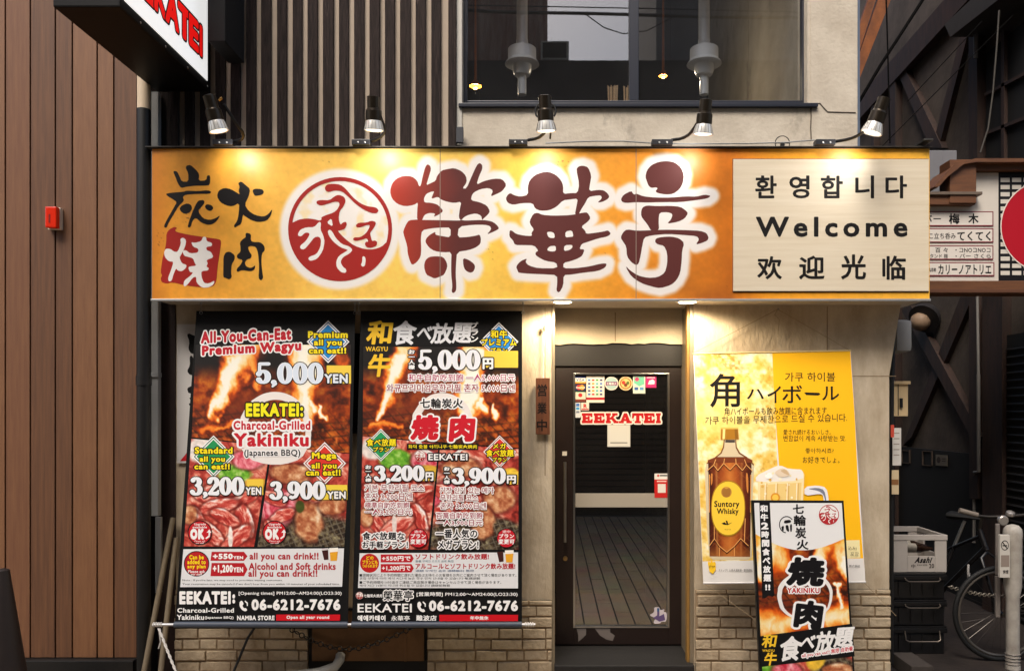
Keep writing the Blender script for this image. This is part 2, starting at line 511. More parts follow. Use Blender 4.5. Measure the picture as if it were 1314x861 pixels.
MEAT = [(0, (90, 25, 20)), (.3, (165, 50, 40)), (.5, (205, 85, 70)), (.68, (232, 150, 125)), (.85, (250, 215, 195)), (1, (255, 245, 235))]
def caps(px, py, x0, y0, x1, y1, r0, r1):
    dx, dy = x1 - x0, y1 - y0; L = dx * dx + dy * dy
    t = np.clip(((px - x0) * dx + (py - y0) * dy) / L, 0, 1)
    d = np.hypot(px - x0 - t * dx, py - y0 - t * dy)
    return np.exp(-(d / (r0 + (r1 - r0) * t)) ** 2)
def blend(c, m, col): return c * (1 - m[..., None]) + np.array(col, float) * m[..., None]

# ------------------------------------------------------------------ materials
M_BEIGE = mat('beige_render', (212, 196, 168), 0.85, noise=.16, scale=5, bump=.25, bscale=60)
M_BEIGE_OLD = mat('beige_render_stained', (212, 197, 172), 0.85, noise=.3, scale=4, stretch=(1.6, 1.6, .7), bump=.4, bscale=30, rgb2=(172, 154, 128), stain=(3.2, .58, .76, .6, (104, 84, 62), (1.5, 1.5, .35)))
M_BRICK = mat('painted_brick', (206, 188, 160), 0.85, noise=.35, scale=7, bump=.8, bscale=40, rgb2=(156, 138, 112), stain=(3.5, .53, .72, .7, (78, 62, 46), (1, 1, 1)))
M_MORTAR = mat('brick_mortar', (160, 138, 110), 0.95, noise=.3, scale=12)
M_PLANK = mat('brown_planks', (124, 84, 54), 0.6, stain=(2, .56, .8, .5, (66, 44, 30), (3, 3, .3)), noise=.22, scale=3.5, bump=.12, stretch=(14, 14, .8), rgb2=(102, 64, 42))
M_GROOVE = mat('plank_grooves', (38, 26, 20), 0.8)
M_SLAT = mat('weathered_slats', (62, 51, 48), 0.8, noise=.5, scale=3, bump=.6, stretch=(26, 26, 2.2), rgb2=(27, 22, 20), spec=.2, stain=(5, .6, .78, .55, (132, 116, 108), (10, 10, .9)))
M_SLATBACK = mat('wall_behind_slats', (184, 168, 150), 0.85, noise=.15, scale=6)
M_BLACK = mat('black_paint', (14, 13, 13), 0.5, noise=.3, scale=15)
M_BLACKFLAT = mat('matt_black', (11, 10, 10), 0.8)
M_DARKFRAME = mat('dark_brown_metal', (34, 22, 19), 0.4, noise=.25, scale=8)
M_NAVY = mat('window_frame_metal', (34, 38, 50), 0.35)
M_SILVER = mat('aluminium', (190, 190, 188), 0.28, metal=1.0)
M_STEEL = mat('brushed_steel', (170, 165, 158), 0.35, metal=1.0, noise=.2, scale=10, stretch=(1, 1, 12))
M_DUCT = mat('duct_steel', (232, 234, 238), 0.3, metal=.15)
M_WHITE = mat('white_paint', (228, 228, 226), 0.5)
M_GREY = mat('grey_plastic', (150, 150, 148), 0.5)
M_JAMB = mat('jamb_metal', (150, 138, 118), 0.45, metal=.5)
M_OCHRE = mat('ochre_edge', (150, 112, 52), 0.6, noise=.2, scale=10)
M_DARKCOL = mat('dark_red_column', (42, 24, 20), 0.6, noise=.35, scale=20, bump=.2)
M_STONE = mat('dark_step_stone', (28, 27, 28), 0.6, noise=.3, scale=30, bump=.2)
M_ALLEY = mat('alley_plaster', (98, 86, 77), 0.9, noise=.5, scale=1.3, bump=.3, bscale=25, rgb2=(50, 43, 38))
M_TIMBER = mat('alley_timber', (60, 38, 28), 0.7, noise=.4, scale=5, stretch=(4, 4, .8), rgb2=(30, 19, 14))
M_ALLEYDARK = mat('alley_dark_boards', (13, 10, 9), 0.8, noise=.4, scale=6)
M_SIGNWOOD = mat('sign_timber', (112, 70, 38), 0.6, noise=.3, scale=4, stretch=(1.5, 1.5, 14), rgb2=(84, 50, 28))
M_ORANGE = mat('orange_steel', (150, 84, 30), 0.6, noise=.45, scale=5, bump=.2, rgb2=(84, 44, 20))
M_WOODPOLE = mat('old_wood_pole', (118, 104, 82), 0.7, noise=.3, scale=12, stretch=(8, 8, 1))
M_RUBBER = mat('black_rubber', (10, 10, 10), 0.7)
M_ROPE = mat('white_rope', (200, 196, 190), 0.8)

# ------------------------------------------------------------------ the ground
def ground_material():
    m = bpy.data.materials.new('paving'); m.use_nodes = True
    t = m.node_tree; b = t.nodes['Principled BSDF']; b.inputs['Roughness'].default_value = .8
    tc = t.nodes.new('ShaderNodeTexCoord'); mp = t.nodes.new('ShaderNodeMapping'); t.links.new(tc.outputs['Object'], mp.inputs[0])
    mp.inputs['Rotation'].default_value = (0, 0, R(90))
    br = t.nodes.new('ShaderNodeTexBrick'); br.inputs['Scale'].default_value = 1.0
    br.inputs['Brick Width'].default_value = .9; br.inputs['Row Height'].default_value = .14; br.inputs['Mortar Size'].default_value = .007
    br.inputs['Color1'].default_value = tuple(lin((182, 164, 136))) + (1,); br.inputs['Color2'].default_value = tuple(lin((164, 146, 120))) + (1,)
    br.inputs['Mortar'].default_value = tuple(lin((48, 44, 40))) + (1,)
    t.links.new(mp.outputs[0], br.inputs['Vector'])
    n = t.nodes.new('ShaderNodeTexNoise'); n.inputs['Scale'].default_value = 2.5; n.inputs['Detail'].default_value = 8; t.links.new(tc.outputs['Object'], n.inputs['Vector'])
    mx = t.nodes.new('ShaderNodeMix'); mx.data_type = 'RGBA'; mx.blend_type = 'MULTIPLY'; mx.inputs['Factor'].default_value = .6
    t.links.new(br.outputs['Color'], mx.inputs['A']); t.links.new(n.outputs['Color'], mx.inputs['B']); t.links.new(mx.outputs['Result'], b.inputs['Base Color'])
    bp = t.nodes.new('ShaderNodeBump'); bp.inputs['Strength'].default_value = .4; bp.inputs['Distance'].default_value = .01
    t.links.new(br.outputs['Fac'], bp.inputs['Height']); bp.invert = True; t.links.new(bp.outputs[0], b.inputs['Normal'])
    return m
g = nb(); bx(g, -60, 60, -60, 60, -.3, -.004)
struct('ground', g, mat('asphalt', (62, 60, 58), .9, noise=.3, scale=40, bump=.3))
g = nb(); bx(g, -20, 20, -2.3, 14, -.2, 0)
struct('pavement', g, ground_material())

g = nb(); bx(g, 2.24, 6, 4.5, 15, -.1, .004)
struct('alley_floor', g, mat('dark_alley_paving', (56, 48, 43), .55, noise=.4, scale=3, bump=.3, bscale=20, rgb2=(34, 29, 27)))  # alley ground, a darker brown than the pavement in front
# ------------------------------------------------------------------ the restaurant building
YF, YW, YD = 4.85, 5.10, 5.45          # sign face, wall face, door
ZS = Z(386.6, YF)                       # underside of the sign box
rb = thing('restaurant_building', 'beige rendered restaurant with dark slat cladding, big upstairs window and recessed door', 'building', (0, YW, 0))

# lower walls
g = nb()
bx(g, X(225, YW), X(709, YW), YW, YW + .25, 0, ZS + .3)
pr = [W(888, 393, YW), W(1156, 393, YW), W(1141, 482, YW)]
xa, xb, xc = X(888, YW), X(1156, YW), X(1141, YW)
prism(g, [(xa, YW, 0), (xc, YW, 0), (xc, YW, Z(482, YW)), (xb, YW, ZS + .02), (xb, YW, ZS + .3), (xa, YW, ZS + .3)], (0, 6.5, 0))
part('wall', g, M_BEIGE_OLD, rb)
g = nb()                                 # header over the recessed door
bx(g, X(709, YW), X(888, YW), YD - .04, YD + .2, Z(440, YD - .04), ZS + .3)
part('wall', g, M_BEIGE, rb)
g = nb()                                 # hairline seams in the render
for px, y0, y1 in ((1061, 393, 460), (699, 395, 610)): bx(g, X(px, YW), X(px + .9, YW), YW - .0015, YW + .01, Z(y1, YW), Z(y0, YW))
bx(g, X(789, YD - .04), X(790, YD - .04), YD - .0415, YD, Z(439, YD), Z(402, YD))
bx(g, X(1061, YW), X(1150, YW), YW - .0015, YW + .01, Z(483, YW), Z(482.2, YW))
part('render_seams', g, mat('seam', (140, 118, 90), .9), rb)
# upper walls round the window
g = nb()
zt = 7.0; z0 = Z(200, YW)
wx0, wx1, wz = X(593, YW), X(1036, YW), Z(137, YW)
bx(g, X(587, YW), wx0, YW, YW + .3, z0, zt)
bx(g, wx0, X(1040, YW), YW, YW + .3, z0, wz)
bx(g, X(1040, YW), X(1100, YW), YW - .004, YW + 6.5, z0, zt)
bx(g, wx1, X(1040, YW), YW, YW + .3, wz, zt)
bx(g, wx0, wx1, YW, YW + .3, 4.95, zt)
part('wall', g, mat('beige_upper_render', (214, 204, 186), .85, noise=.2, scale=3, bump=.35, bscale=40, rgb2=(180, 168, 150), stain=(2.6, .57, .74, .75, (84, 76, 68), (1, 1, .6))), rb)
g = nb()                                 # dark weather stains and cracks on the upper pillar
for pts in ([(1040, 141), (1044, 134), (1052, 133), (1058, 140), (1062, 144), (1075, 144.5), (1098, 145)], [(1040.5, 138), (1040.8, 150), (1040.2, 165), (1041, 180)]):
    tube(g, [W(x, y, YW - .005) for x, y in pts], .004, 5)
part('render_seams', g, mat('crack', (92, 82, 72), .9), rb)
g = nb(); bx(g, X(1100, YW), X(1103, YW), YW - .006, YW + .1, z0, zt)
part('corner_trim', g, mat('blue_grey_trim', (86, 98, 116), .5), rb)
g = nb(); bx(g, X(586, YW), X(593, YW), YW - .012, YW, Z(187, YW), zt, .003)
part('corner_trim', g, mat('pale_trim', (190, 186, 176), .5), rb)
# slats
g = nb(); bx(g, X(190, YW), X(586, YW), YW, YW + .3, z0, zt)
part('wall', g, M_SLATBACK, rb)
g = nb()
for k in range(18):
    c = 560.3 - 19.75 * k
    if c < 225: continue
    bx(g, X(c - 6.2 + random.uniform(-.5, .5), YW), X(c + 6.4 + random.uniform(-.5, .5), YW), YW - .022 + random.uniform(-.004, .004), YW - .002, z0, zt, .004)
bx(g, X(194, YW), X(231, YW), YW - .03, YW - .002, z0, zt, .004)
bx(g, X(576, YW), X(586, YW), YW - .035, YW - .002, z0, zt, .004)
part('slat_cladding', g, M_SLAT, rb)
g = nb(); bx(g, X(203, YW), X(226, YW), YW - .01, YW + .25, 0, ZS + .02, .004)
part('column', g, M_DARKCOL, rb)

# brick bases: every brick laid, one mesh per base
def bricks(x0, x1, z1, skip=()):
    g = nb(); h, l, m = .062, .2, .009
    z = 0.0; row = 0
    bx(g, x0, x1, YW - .012, YW + .05, 0, z1, 0, 1)
    while z < z1 - .02:
        x = x0 - (.5 * l if row % 2 else 0)
        while x < x1 - .01:
            ll = l * random.choice((1, 1, 1, .55, .75))
            a, b = max(x + m / 2, x0), min(x + ll - m / 2, x1)
            if b - a > .02:
                j = random.uniform(-.006, .006)
                bx(g, a, b, YW - .024 + j, YW + .02, z + m / 2, min(z + h + random.uniform(-.003, .003), z1), .005, 0)
            x += ll
        z += h + m; row += 1
    return part('brick_base', g, [M_BRICK, M_MORTAR], rb)
ZB = Z(756, YW)
bricks(X(226, YW), X(396, YW), ZB)
bricks(X(549, YW), X(708, YW), Z(770, YW))
bricks(X(892, YW), X(1141, YW), ZB)
# steel hatch between the brick bases
g = nb()
bx(g, X(397, YW), X(549, YW), YW - .012, YW + .02, 0, Z(780, YW), 0, 1)
bx(g, X(402, YW), X(545, YW), YW - .03, YW - .0125, Z(846, YW), Z(782, YW), .003, 0)
bx(g, X(520, YW), X(523, YW), YW - .036, YW - .03, Z(846, YW), Z(782, YW), .001, 0)
part('steel_hatch', g, [mat('tarnished_steel', (104, 78, 54), .4, metal=.7, noise=.4, scale=6), M_BLACKFLAT], rb)
# window behind the banners
g = nb(); bx(g, X(268, YW), X(668, YW), YW - .02, YW - .001, Z(556, YW), Z(428, YW), .004, 0)
wn = part('window', g, M_BLACK, rb)
g = nb(); bx(g, X(275, YW), X(661, YW), YW - .024, YW - .0205, Z(550, YW), Z(434, YW))
part('pane', g, mat('dark_pane', (14, 14, 16), .1), wn)

# doorway: jambs, door, step
g = nb()
bx(g, X(708.5, YW), X(712, YW), YW - .012, YD, 0, ZS + .02, .002)
bx(g, X(885, YW), X(889.5, YW), YW - .012, YW + .05, 0, ZS + .02, .002)
bx(g, X(889.5, YW) - .018, X(889.5, YW) - .002, YW + .052, YD, 0, ZS + .02, .002)
part('jamb', g, M_JAMB, rb)
g = nb(); bx(g, X(881.5, YW), X(884.8, YW), YW - .005, YW + .06, 0, ZS + .02, .002)
part('jamb', g, M_OCHRE, rb)
zth = Z(828.5, YD)
g = nb(); bx(g, X(711, YD), X(877, YD), 5.03, YD + .3, 0, zth, .008)
part('doorstep', g, M_STONE, rb)
g = nb()
bx(g, X(711, YD), X(877, YD), YD - .02, YD + .06, Z(470, YD), Z(440, YD), .004)
part('door_header', g, mat('dark_header', (20, 16, 15), .6, noise=.3, scale=20), rb)
g = nb()                                 # ragged lower edge of the render above the header
pts = [(711, 438)] + [(711 + i * 8.3, 440.5 + random.uniform(-.8, 2.2)) for i in range(21)] + [(877, 438)]
prism(g, [W(x, y, YD - .041) for x, y in pts], (0, .012, 0))
part('render_edge', g, M_BEIGE, rb)

g = nb()
for a, b, c, e in ((713, 735.5, 470, 826.5), (859, 877, 470, 826.5), (735.5, 859, 470, 479), (735.5, 859, 805, 826.5)):
    bx(g, X(a, YD), X(b, YD), YD, YD + .045, Z(e, YD), Z(c, YD), .002)
door = part('door', g, M_DARKFRAME, rb)
g = nb()
bx(g, X(735.5, YD), X(859, YD), YD + .02, YD + .026, Z(805, YD), Z(479, YD))
part('door_glass', g, glass_mat('door_glass_coated', .26, 0.0, (.6, .58, .56), .008), door)
g = nb()
for a, b, c, e in ((735.5, 738, 479, 805), (856.5, 859, 479, 805), (738, 856.5, 479, 480.5), (738, 856.5, 803, 805)):
    bx(g, X(a, YD), X(b, YD), YD - .006, YD + .019, Z(e, YD), Z(c, YD), .001)
part('glazing_bead', g, M_SILVER, door)
g = nb()
hx = X(724.8, YD)
tube(g, [(hx, YD - .05, Z(592, YD)), (hx, YD - .05, Z(694, YD))], .0105, 14)
for py in (603, 684): tube(g, [(hx, YD - .05, Z(py, YD)), (hx, YD, Z(py, YD))], .006, 8)
part('handle', g, M_SILVER, door, True)
g = nb(); lathe(g, (X(725.3, YD), YD + .002, Z(716, YD)), (0, -1, 0), [(0, .016), (.012, .016), (.013, .009), (.018, .009)], 20)
part('lock', g, mat('brass_lock', (190, 160, 110), .35, metal=1), door, True)
g = nb(); bx(g, X(721.5, YD), X(727.5, YD), YD - .003, YD + .002, Z(584.5, YD), Z(579, YD))
part('sticker', g, ink((205, 200, 190)), door)
g = nb(); bx(g, X(738, YD), X(856.5, YD), YD + .0165, YD + .0195, Z(651, YD), Z(633, YD))
part('frosted_stripe', g, mat('frosted_film', (152, 145, 134), .7), door)
DP = Print(Plane((0, YD + .0195, 0), (0, -1, 0)), rb, .0003)
KP = Print(Plane((0, YD, 0), (0, -1, 0)), rb, .0004)
KP.poly('worn_patch', [(740, 806), (752, 806), (752, 814), (747, 819), (742, 823), (742, 815)], (120, 112, 108))
KP.poly('worn_patch', [(763, 805.5), (783, 806), (783, 811), (789, 815), (786, 822), (778, 820), (770, 815)], (112, 104, 100))
KP.flush({'worn_patch': door})
DP.text('lettering', 'EEKATEI', (746.5, 530, 848, 543), (190, 24, 30), .03, [(1.8, (235, 228, 220))], face='slab')
A = crop(680, 390, 3.745)
def stk(i, *b): DP.rect('sticker#%d' % i, *A(*b[:4]), b[4])
stk(1, 216, 348, 268, 382, (232, 232, 228)); DP.rect('sticker#1', *A(216, 348, 268, 356), (40, 60, 120)); DP.rect('sticker#1', *A(216, 374, 268, 382), (220, 150, 50)); DP.text('sticker#1', 'VISA', A(222, 358, 262, 372), (30, 50, 110), .04)
stk(2, 216, 385, 268, 417, (40, 44, 84)); DP.disc('sticker#2', *A(236, 401), 3.2, (200, 50, 40)); DP.disc('sticker#2', *A(250, 401), 3.2, (226, 150, 50)); DP.text('sticker#2', 'MasterCard', A(222, 397, 264, 406), (240, 235, 230), .02)
stk(3, 218, 420, 268, 470, (214, 206, 190)); DP.disc('sticker#3', *A(242, 438), 2.6, (190, 50, 50)); DP.rect('sticker#3', *A(218, 458, 268, 470), (120, 60, 50)); DP.rect('sticker#3', *A(218, 420, 268, 424), (60, 110, 80))
stk(4, 271, 345, 358, 474, (226, 220, 210)); DP.rect('sticker#4', *A(271, 449, 358, 461), (180, 40, 50))
for i in range(5):
    for j in range(4):
        c = [(60, 110, 190), (200, 60, 60), (70, 150, 90), (40, 50, 110), (220, 150, 60), (60, 170, 180)][(i * 3 + j) % 6]
        DP.rect('sticker#4', *A(279 + j * 19, 362 + i * 17, 291 + j * 19, 370 + i * 17), c)
DP.disc('sticker#5', *A(392, 382), 8.8, (214, 210, 200)); DP.disc('sticker#5', *A(392, 382), 7.6, (160, 190, 190)); DP.poly('sticker#5', crop_pts(680, 390, 3.745, [(364, 374), (420, 374), (420, 392), (364, 392)]), (120, 60, 110)); DP.text('sticker#5', '七輪炭火', A(368, 377, 416, 389), (240, 236, 230), .02)
DP.disc('sticker#6', *A(460, 382), 9, (222, 196, 150)); DP.disc('sticker#6', *A(460, 382), 7.4, (160, 96, 50)); DP.disc('sticker#6', *A(460, 382), 6, (226, 190, 120)); DP.disc('sticker#6', *A(450, 378), 2.4, (190, 60, 50)); DP.disc('sticker#6', *A(470, 380), 2.2, (90, 110, 60)); DP.disc('sticker#6', *A(460, 390), 2.2, (120, 60, 40))
stk(7, 495, 346, 554, 430, (206, 216, 206)); DP.poly('sticker#7', crop_pts(680, 390, 3.745, [(500, 352), (548, 350), (550, 385), (525, 396), (500, 380)]), (110, 190, 160)); DP.disc('sticker#7', *A(514, 362), 2.6, (190, 60, 110)); DP.rect('sticker#7', *A(502, 400, 520, 414), (60, 100, 170)); DP.rect('sticker#7', *A(528, 400, 546, 414), (90, 150, 200))
stk(8, 556, 346, 607, 402, (196, 44, 110)); DP.poly('sticker#8', crop_pts(680, 390, 3.745, [(566, 386), (574, 368), (590, 362), (600, 372), (598, 386)]), (240, 220, 230)); DP.rect('sticker#8', *A(562, 352, 600, 356), (240, 210, 226))
stk(9, 218, 474, 243, 546, (210, 214, 220)); DP.rect('sticker#9', *A(222, 478, 238, 492), (60, 110, 190)); DP.rect('sticker#9', *A(222, 496, 238, 508), (60, 150, 210)); DP.rect('sticker#9', *A(222, 514, 238, 524), (120, 130, 150))
stk(10, 246, 474, 284, 511, (226, 216, 208)); DP.text('sticker#10', 'R', A(257, 480, 274, 500), (190, 40, 40), .05); DP.rect('sticker#10', *A(248, 503, 282, 509), (190, 60, 60))
stk(11, 372, 580, 482, 686, (200, 198, 190)); DP.rect('sticker#11', *A(376, 584, 478, 682), (212, 211, 204)); DP.rect('sticker#11', *A(386, 664, 468, 669), (120, 118, 112))
stk(12, 598, 814, 668, 930, (190, 36, 34)); DP.rect('sticker#12', *A(598, 814, 668, 842), (224, 222, 216)); DP.disc('sticker#12', *A(616, 824), 1.4, (200, 40, 40)); DP.rect('sticker#12', *A(624, 820, 660, 827), (90, 90, 90)); DP.rect('sticker#12', *A(614, 864, 652, 906), (220, 214, 206)); DP.rect('sticker#12', *A(610, 848, 656, 854), (235, 200, 190))
B = [(680 + x / 3.573, 620 + y / 3.573) for x, y in [(545, 603), (570, 590), (568, 566), (595, 566), (596, 580), (618, 575), (612, 588), (628, 590), (626, 632), (600, 632), (598, 640), (570, 642), (566, 630), (580, 618)]]
DP.poly('sticker#13', B, (200, 190, 196), 1); DP.poly('sticker#13', [(843.5, 780), (846, 780), (846, 790), (852, 787), (853.5, 795), (846, 797), (838, 792), (843, 789)], (96, 78, 120)); DP.rect('sticker#13', 843, 779.6, 846, 784, (60, 90, 130))
DP.flush({k: door for k in DP.parts})
# inside the door: a dim passage
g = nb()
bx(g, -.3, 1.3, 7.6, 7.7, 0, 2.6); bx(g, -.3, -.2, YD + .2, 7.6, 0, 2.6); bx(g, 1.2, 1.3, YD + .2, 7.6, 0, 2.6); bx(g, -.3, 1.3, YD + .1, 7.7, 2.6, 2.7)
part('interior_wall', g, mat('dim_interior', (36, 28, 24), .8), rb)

# upstairs window
YG = 5.2
g = nb()
for a, b, y0, y1 in ((593, 600, -60, 137), (1028, 1036, -60, 137), (600, 1028, 131.5, 137), (807, 819, -60, 131.5)):
    bx(g, X(a, YG), X(b, YG), YG - .03, YG + .03, Z(y1, YG), Z(y0, YG), .003)
win = part('window', g, M_NAVY, rb)
g = nb(); bx(g, wx0 - .02, wx1 + .06, YW - .03, YG - .03, wz - .012, wz + .012, .003)
part('sill', g, M_NAVY, win)
gm = glass_mat('window_glass', .16, 0.0, (.86, .88, .9), .012)
for a, b in ((600, 807), (819, 1028)):
    g = nb(); bx(g, X(a, YG), X(b, YG), YG - .003, YG + .003, Z(131.5, YG), Z(-60, YG))
    part('pane', g, gm, win)
g = nb()                                 # room upstairs
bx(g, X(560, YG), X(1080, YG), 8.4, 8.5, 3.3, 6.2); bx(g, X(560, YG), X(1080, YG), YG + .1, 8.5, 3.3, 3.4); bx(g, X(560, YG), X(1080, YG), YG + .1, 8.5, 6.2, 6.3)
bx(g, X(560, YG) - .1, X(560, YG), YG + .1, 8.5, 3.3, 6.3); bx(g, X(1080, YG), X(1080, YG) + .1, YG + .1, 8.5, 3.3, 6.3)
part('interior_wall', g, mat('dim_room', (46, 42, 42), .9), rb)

for px, py, lb in ((670, 63, 'shiny steel extractor duct behind the left upstairs pane'), (903.5, 63, 'shiny steel extractor duct behind the right upstairs pane')):
    Yq = 5.75; c = W(px, 0, Yq)
    t = thing('extractor_duct', lb, 'duct', (c.x, Yq, Z(124, Yq)), 'steel extractor ducts upstairs')
    k = Yq / FPX
    def seg(nm, prof, m=M_DUCT):
        g = nb(); lathe(g, (c.x, Yq, EYE - (0 - VY) * k), (0, 0, -1), [(a * k, b * k) for a, b in prof], 32); part(nm, g, m, t, True)
    seg('upper_pipe', [(-60, 7), (60, 7)])
    seg('pipe_band', [(52, 7.6), (56, 7.6)])
    seg('collar', [(61, 8), (63, 17), (64, 18), (78, 18), (81, 21), (83, 22), (84, 18)])
    seg('lower_collar', [(84, 12), (92, 12), (97, 10), (98, 6)])
    seg('nozzle', [(98, 5.5), (122, 5.5), (122, 4.5)])
for px, py, rr, lb in ((610, 111, 8, 'glowing amber pendant lamp at the lower left of the upstairs window'), (851, 98, 5.5, 'glowing amber pendant lamp left of the right extractor duct')):
    Yq = 6.3; c = W(px, py, Yq); k = Yq / FPX
    t = thing('pendant_lamp', lb, 'lamp', tuple(c), 'amber pendant lamps upstairs')
    g = nb(); lathe(g, c, (0, 0, 1), [(0, rr * k), (.03, rr * k * .6), (.05, .01), (1.6, .004)], 20); part('lamp_shade', g, mat('amber_shade', (170, 96, 30), .4), t, True)
    g = nb(); bmesh.ops.create_icosphere(g, subdivisions=2, radius=rr * k * .55, matrix=Matrix.Translation(c)); part('bulb', g, mat('amber_bulb', (255, 160, 60), .5, emit=6), t, True)
    L = bpy.data.lights.new('pendant_light', 'POINT'); L.energy = 7; L.color = (1, .8, .55); L.shadow_soft_size = .006
    o = bpy.data.objects.new('pendant_light', L); o.location = (0, 0, -.05); o.parent = t; COL.objects.link(o)
for px, n, lb in ((787, 18, 'bundle of pale wooden chopsticks standing left of the window mullion'), (806, 10, 'second chopstick bundle half hidden by the window mullion')):
    g = nb(); c = W(px, 134, YG + .12)
    for i in range(n):
        a = random.uniform(0, 6.28); r_ = .028 * math.sqrt(random.random()); p = c + Vector((r_ * math.cos(a), r_ * math.sin(a) * .7 + .03, 0))
        tube(g, [p + Vector((0, 0, -.1)), p + Vector((r_ * .3 * math.cos(a), 0, .135 + random.uniform(-.008, .006)))], .0035, 6)
    single('chopstick_bundle', lb, 'chopsticks', g, mat('pale_wood', (214, 180, 138), .6), 'chopsticks on the window sill')

# ------------------------------------------------------------------ left neighbour: brown planks, pipes
YL = 4.92
pb = thing('plank_clad_building', 'building clad in wide vertical brown planks left of the restaurant', 'building', (X(90, YL), YL, 0))
g = nb()
ed = [-190, -160, -120, -95, -60, -25, 6.8, 38.9, 71, 92.8, 124.7, 146, 176]
for a, b in zip(ed, ed[1:]): bx(g, X(a + 1.1, YL), X(b - 1.1, YL), YL, YL + .03, Z(843, YL), 6.5, 0, random.randrange(3))
part('plank_cladding', g, [M_PLANK, mat('brown_planks_dark', (112, 74, 46), 0.6, noise=.25, scale=3, bump=.12, stretch=(16, 16, .7), rgb2=(82, 52, 33)), mat('brown_planks_light', (130, 90, 58), 0.55, noise=.2, scale=4, bump=.12, stretch=(12, 12, .9), rgb2=(110, 72, 46))], pb)
g = nb(); bx(g, X(-190, YL), X(175.5, YL), YL + .018, YL + 3, 0, 6.5)
part('wall', g, M_GROOVE, pb)
g = nb(); bx(g, X(-190, YL), X(176, YL), YL - .05, YL + .017, 0, Z(844, YL), .006)
part('plinth', g, M_BLACK, pb)

g = nb(); c = X(184.5, 4.89)
lathe(g, (c, 4.89, 0), (0, 0, 1), [(0, .04), (1.9, .04), (1.9, .045), (1.96, .045), (1.96, .04), (Z(141, 4.89), .04)], 20)
single('drainpipe', 'black drainpipe in the gap beside the brown planks', 'pipe', g, M_BLACK, smooth=True)
g = nb(); lathe(g, (c, 4.89, Z(141, 4.89)), (0, 0, 1), [(0.001, .038), (3, .038)], 20)
single('downpipe', 'beige downpipe above the black drainpipe, under the hanging sign box', 'pipe', g, mat('beige_pipe', (205, 186, 160), .5), smooth=True)
g = nb(); bx(g, X(194, 5.02), X(203, 5.02), 5.02, 5.06, Z(662, 5.02), Z(118, 5.02), .003); bx(g, X(194, 5.02) - .004, X(203, 5.02) + .004, 5.01, 5.06, Z(484, 5.02), Z(478, 5.02), .002)
bx(g, X(200, 5.0), X(207, 5.0), 4.99, 5.015, Z(760, 5.0), Z(663, 5.0), .003)
single('cable_conduit', 'flat grey cable conduit running down beside the black drainpipe', 'conduit', g, M_GREY)
for i, (x0, y0, x1, y1, lb) in enumerate(((222, 664, 178, 866, 'longer pale wooden pole leaning left of the banners'), (226, 690, 202, 866, 'shorter pale wooden pole leaning beside the longer one'))):
    a, b = W(x0, y0, 5.04), W(x1, y1 + 40, 4.72)
    b.z = max(b.z, 0.02); b = a + (b - a) * ((a.z - .02) / (a.z - b.z)) if a.z > b.z else b
    g = nb(); tube(g, [b, a], .016, 12); single('wooden_pole', lb, 'pole', g, M_WOODPOLE, 'wooden poles leaning on the column', True)
# red alarm lamp
al = thing('alarm_lamp', 'small red alarm lamp on the brown plank wall', 'lamp', tuple(W(66, 296, YL)))
g = nb(); bx(g, X(61, YL - .03), X(77.5, YL - .03), YL - .03, YL, Z(296, YL), Z(268, YL), .004); part('backplate', g, mat('pale_casing', (214, 200, 182), .5), al)
g = nb(); bx(g, X(57.5, YL - .07), X(72, YL - .07), YL - .07, YL - .031, Z(293, YL - .05), Z(266, YL - .05), .008); part('lens', g, mat('red_lens', (206, 40, 14), .2, emit=.05), al)
g = nb(); bx(g, X(62.5, YL - .07), X(64.5, YL - .07), YL - .0715, YL - .069, Z(286, YL - .07), Z(275, YL - .07)); part('lens_label', g, ink((120, 20, 10)), al)
# dark traffic cone, bottom left
tc_ = thing('traffic_cone', 'dark brown traffic cone at the left edge by the planks', 'cone', (X(6, 4.4), 4.4, 0))
g = nb(); zt_ = Z(729, 4.4)
lathe(g, (X(3, 4.4), 4.4, 0.04), (0, 0, 1), [(0, .15), (zt_ - .05, .035), (zt_ - .045, .028), (zt_ - .04, .01)], 28); part('cone_body', g, mat('dark_cone', (30, 19, 17), .6, noise=.3, scale=8), tc_, True)
g = nb(); bx(g, X(3, 4.4) - .19, X(3, 4.4) + .19, 4.21, 4.59, 0, .04, .01); part('base', g, M_RUBBER, tc_)

# ------------------------------------------------------------------ the big sign over the shop front
sg = thing('shop_sign', 'long yellow and orange shop sign box with big dark brush characters over the entrance', 'sign', (X(694, YF), YF, ZS))
xs0, xs1, zs1 = X(195, YF), X(1193, YF), Z(191, YF)
g = nb(); bx(g, xs0, xs1, YF, 5.25, ZS + .012, zs1, .002)
part('sign_box', g, mat('sign_box_paint', (206, 196, 180), .5, noise=.15, scale=5), sg)
g = nb(); bx(g, xs0 - .002, xs1 + .002, YF - .012, YF + .02, ZS, ZS + .014, .002)
part('edge_strip', g, mat('edge_aluminium', (200, 200, 198), .35, metal=.6), sg)
g = nb(); bx(g, X(186, 4.83), X(1196, 4.83), 4.826, 5.3, zs1 + .004, Z(186, 4.8), .004)
bx(g, X(1185, 4.8), X(1197, 4.8), 4.79, 5.0, zs1 + .03, zs1 + .042, .002)
part('roof_cap', g, mat('cap_metal', (62, 60, 54), .5, noise=.4, scale=12, rgb2=(38, 36, 33)), sg)
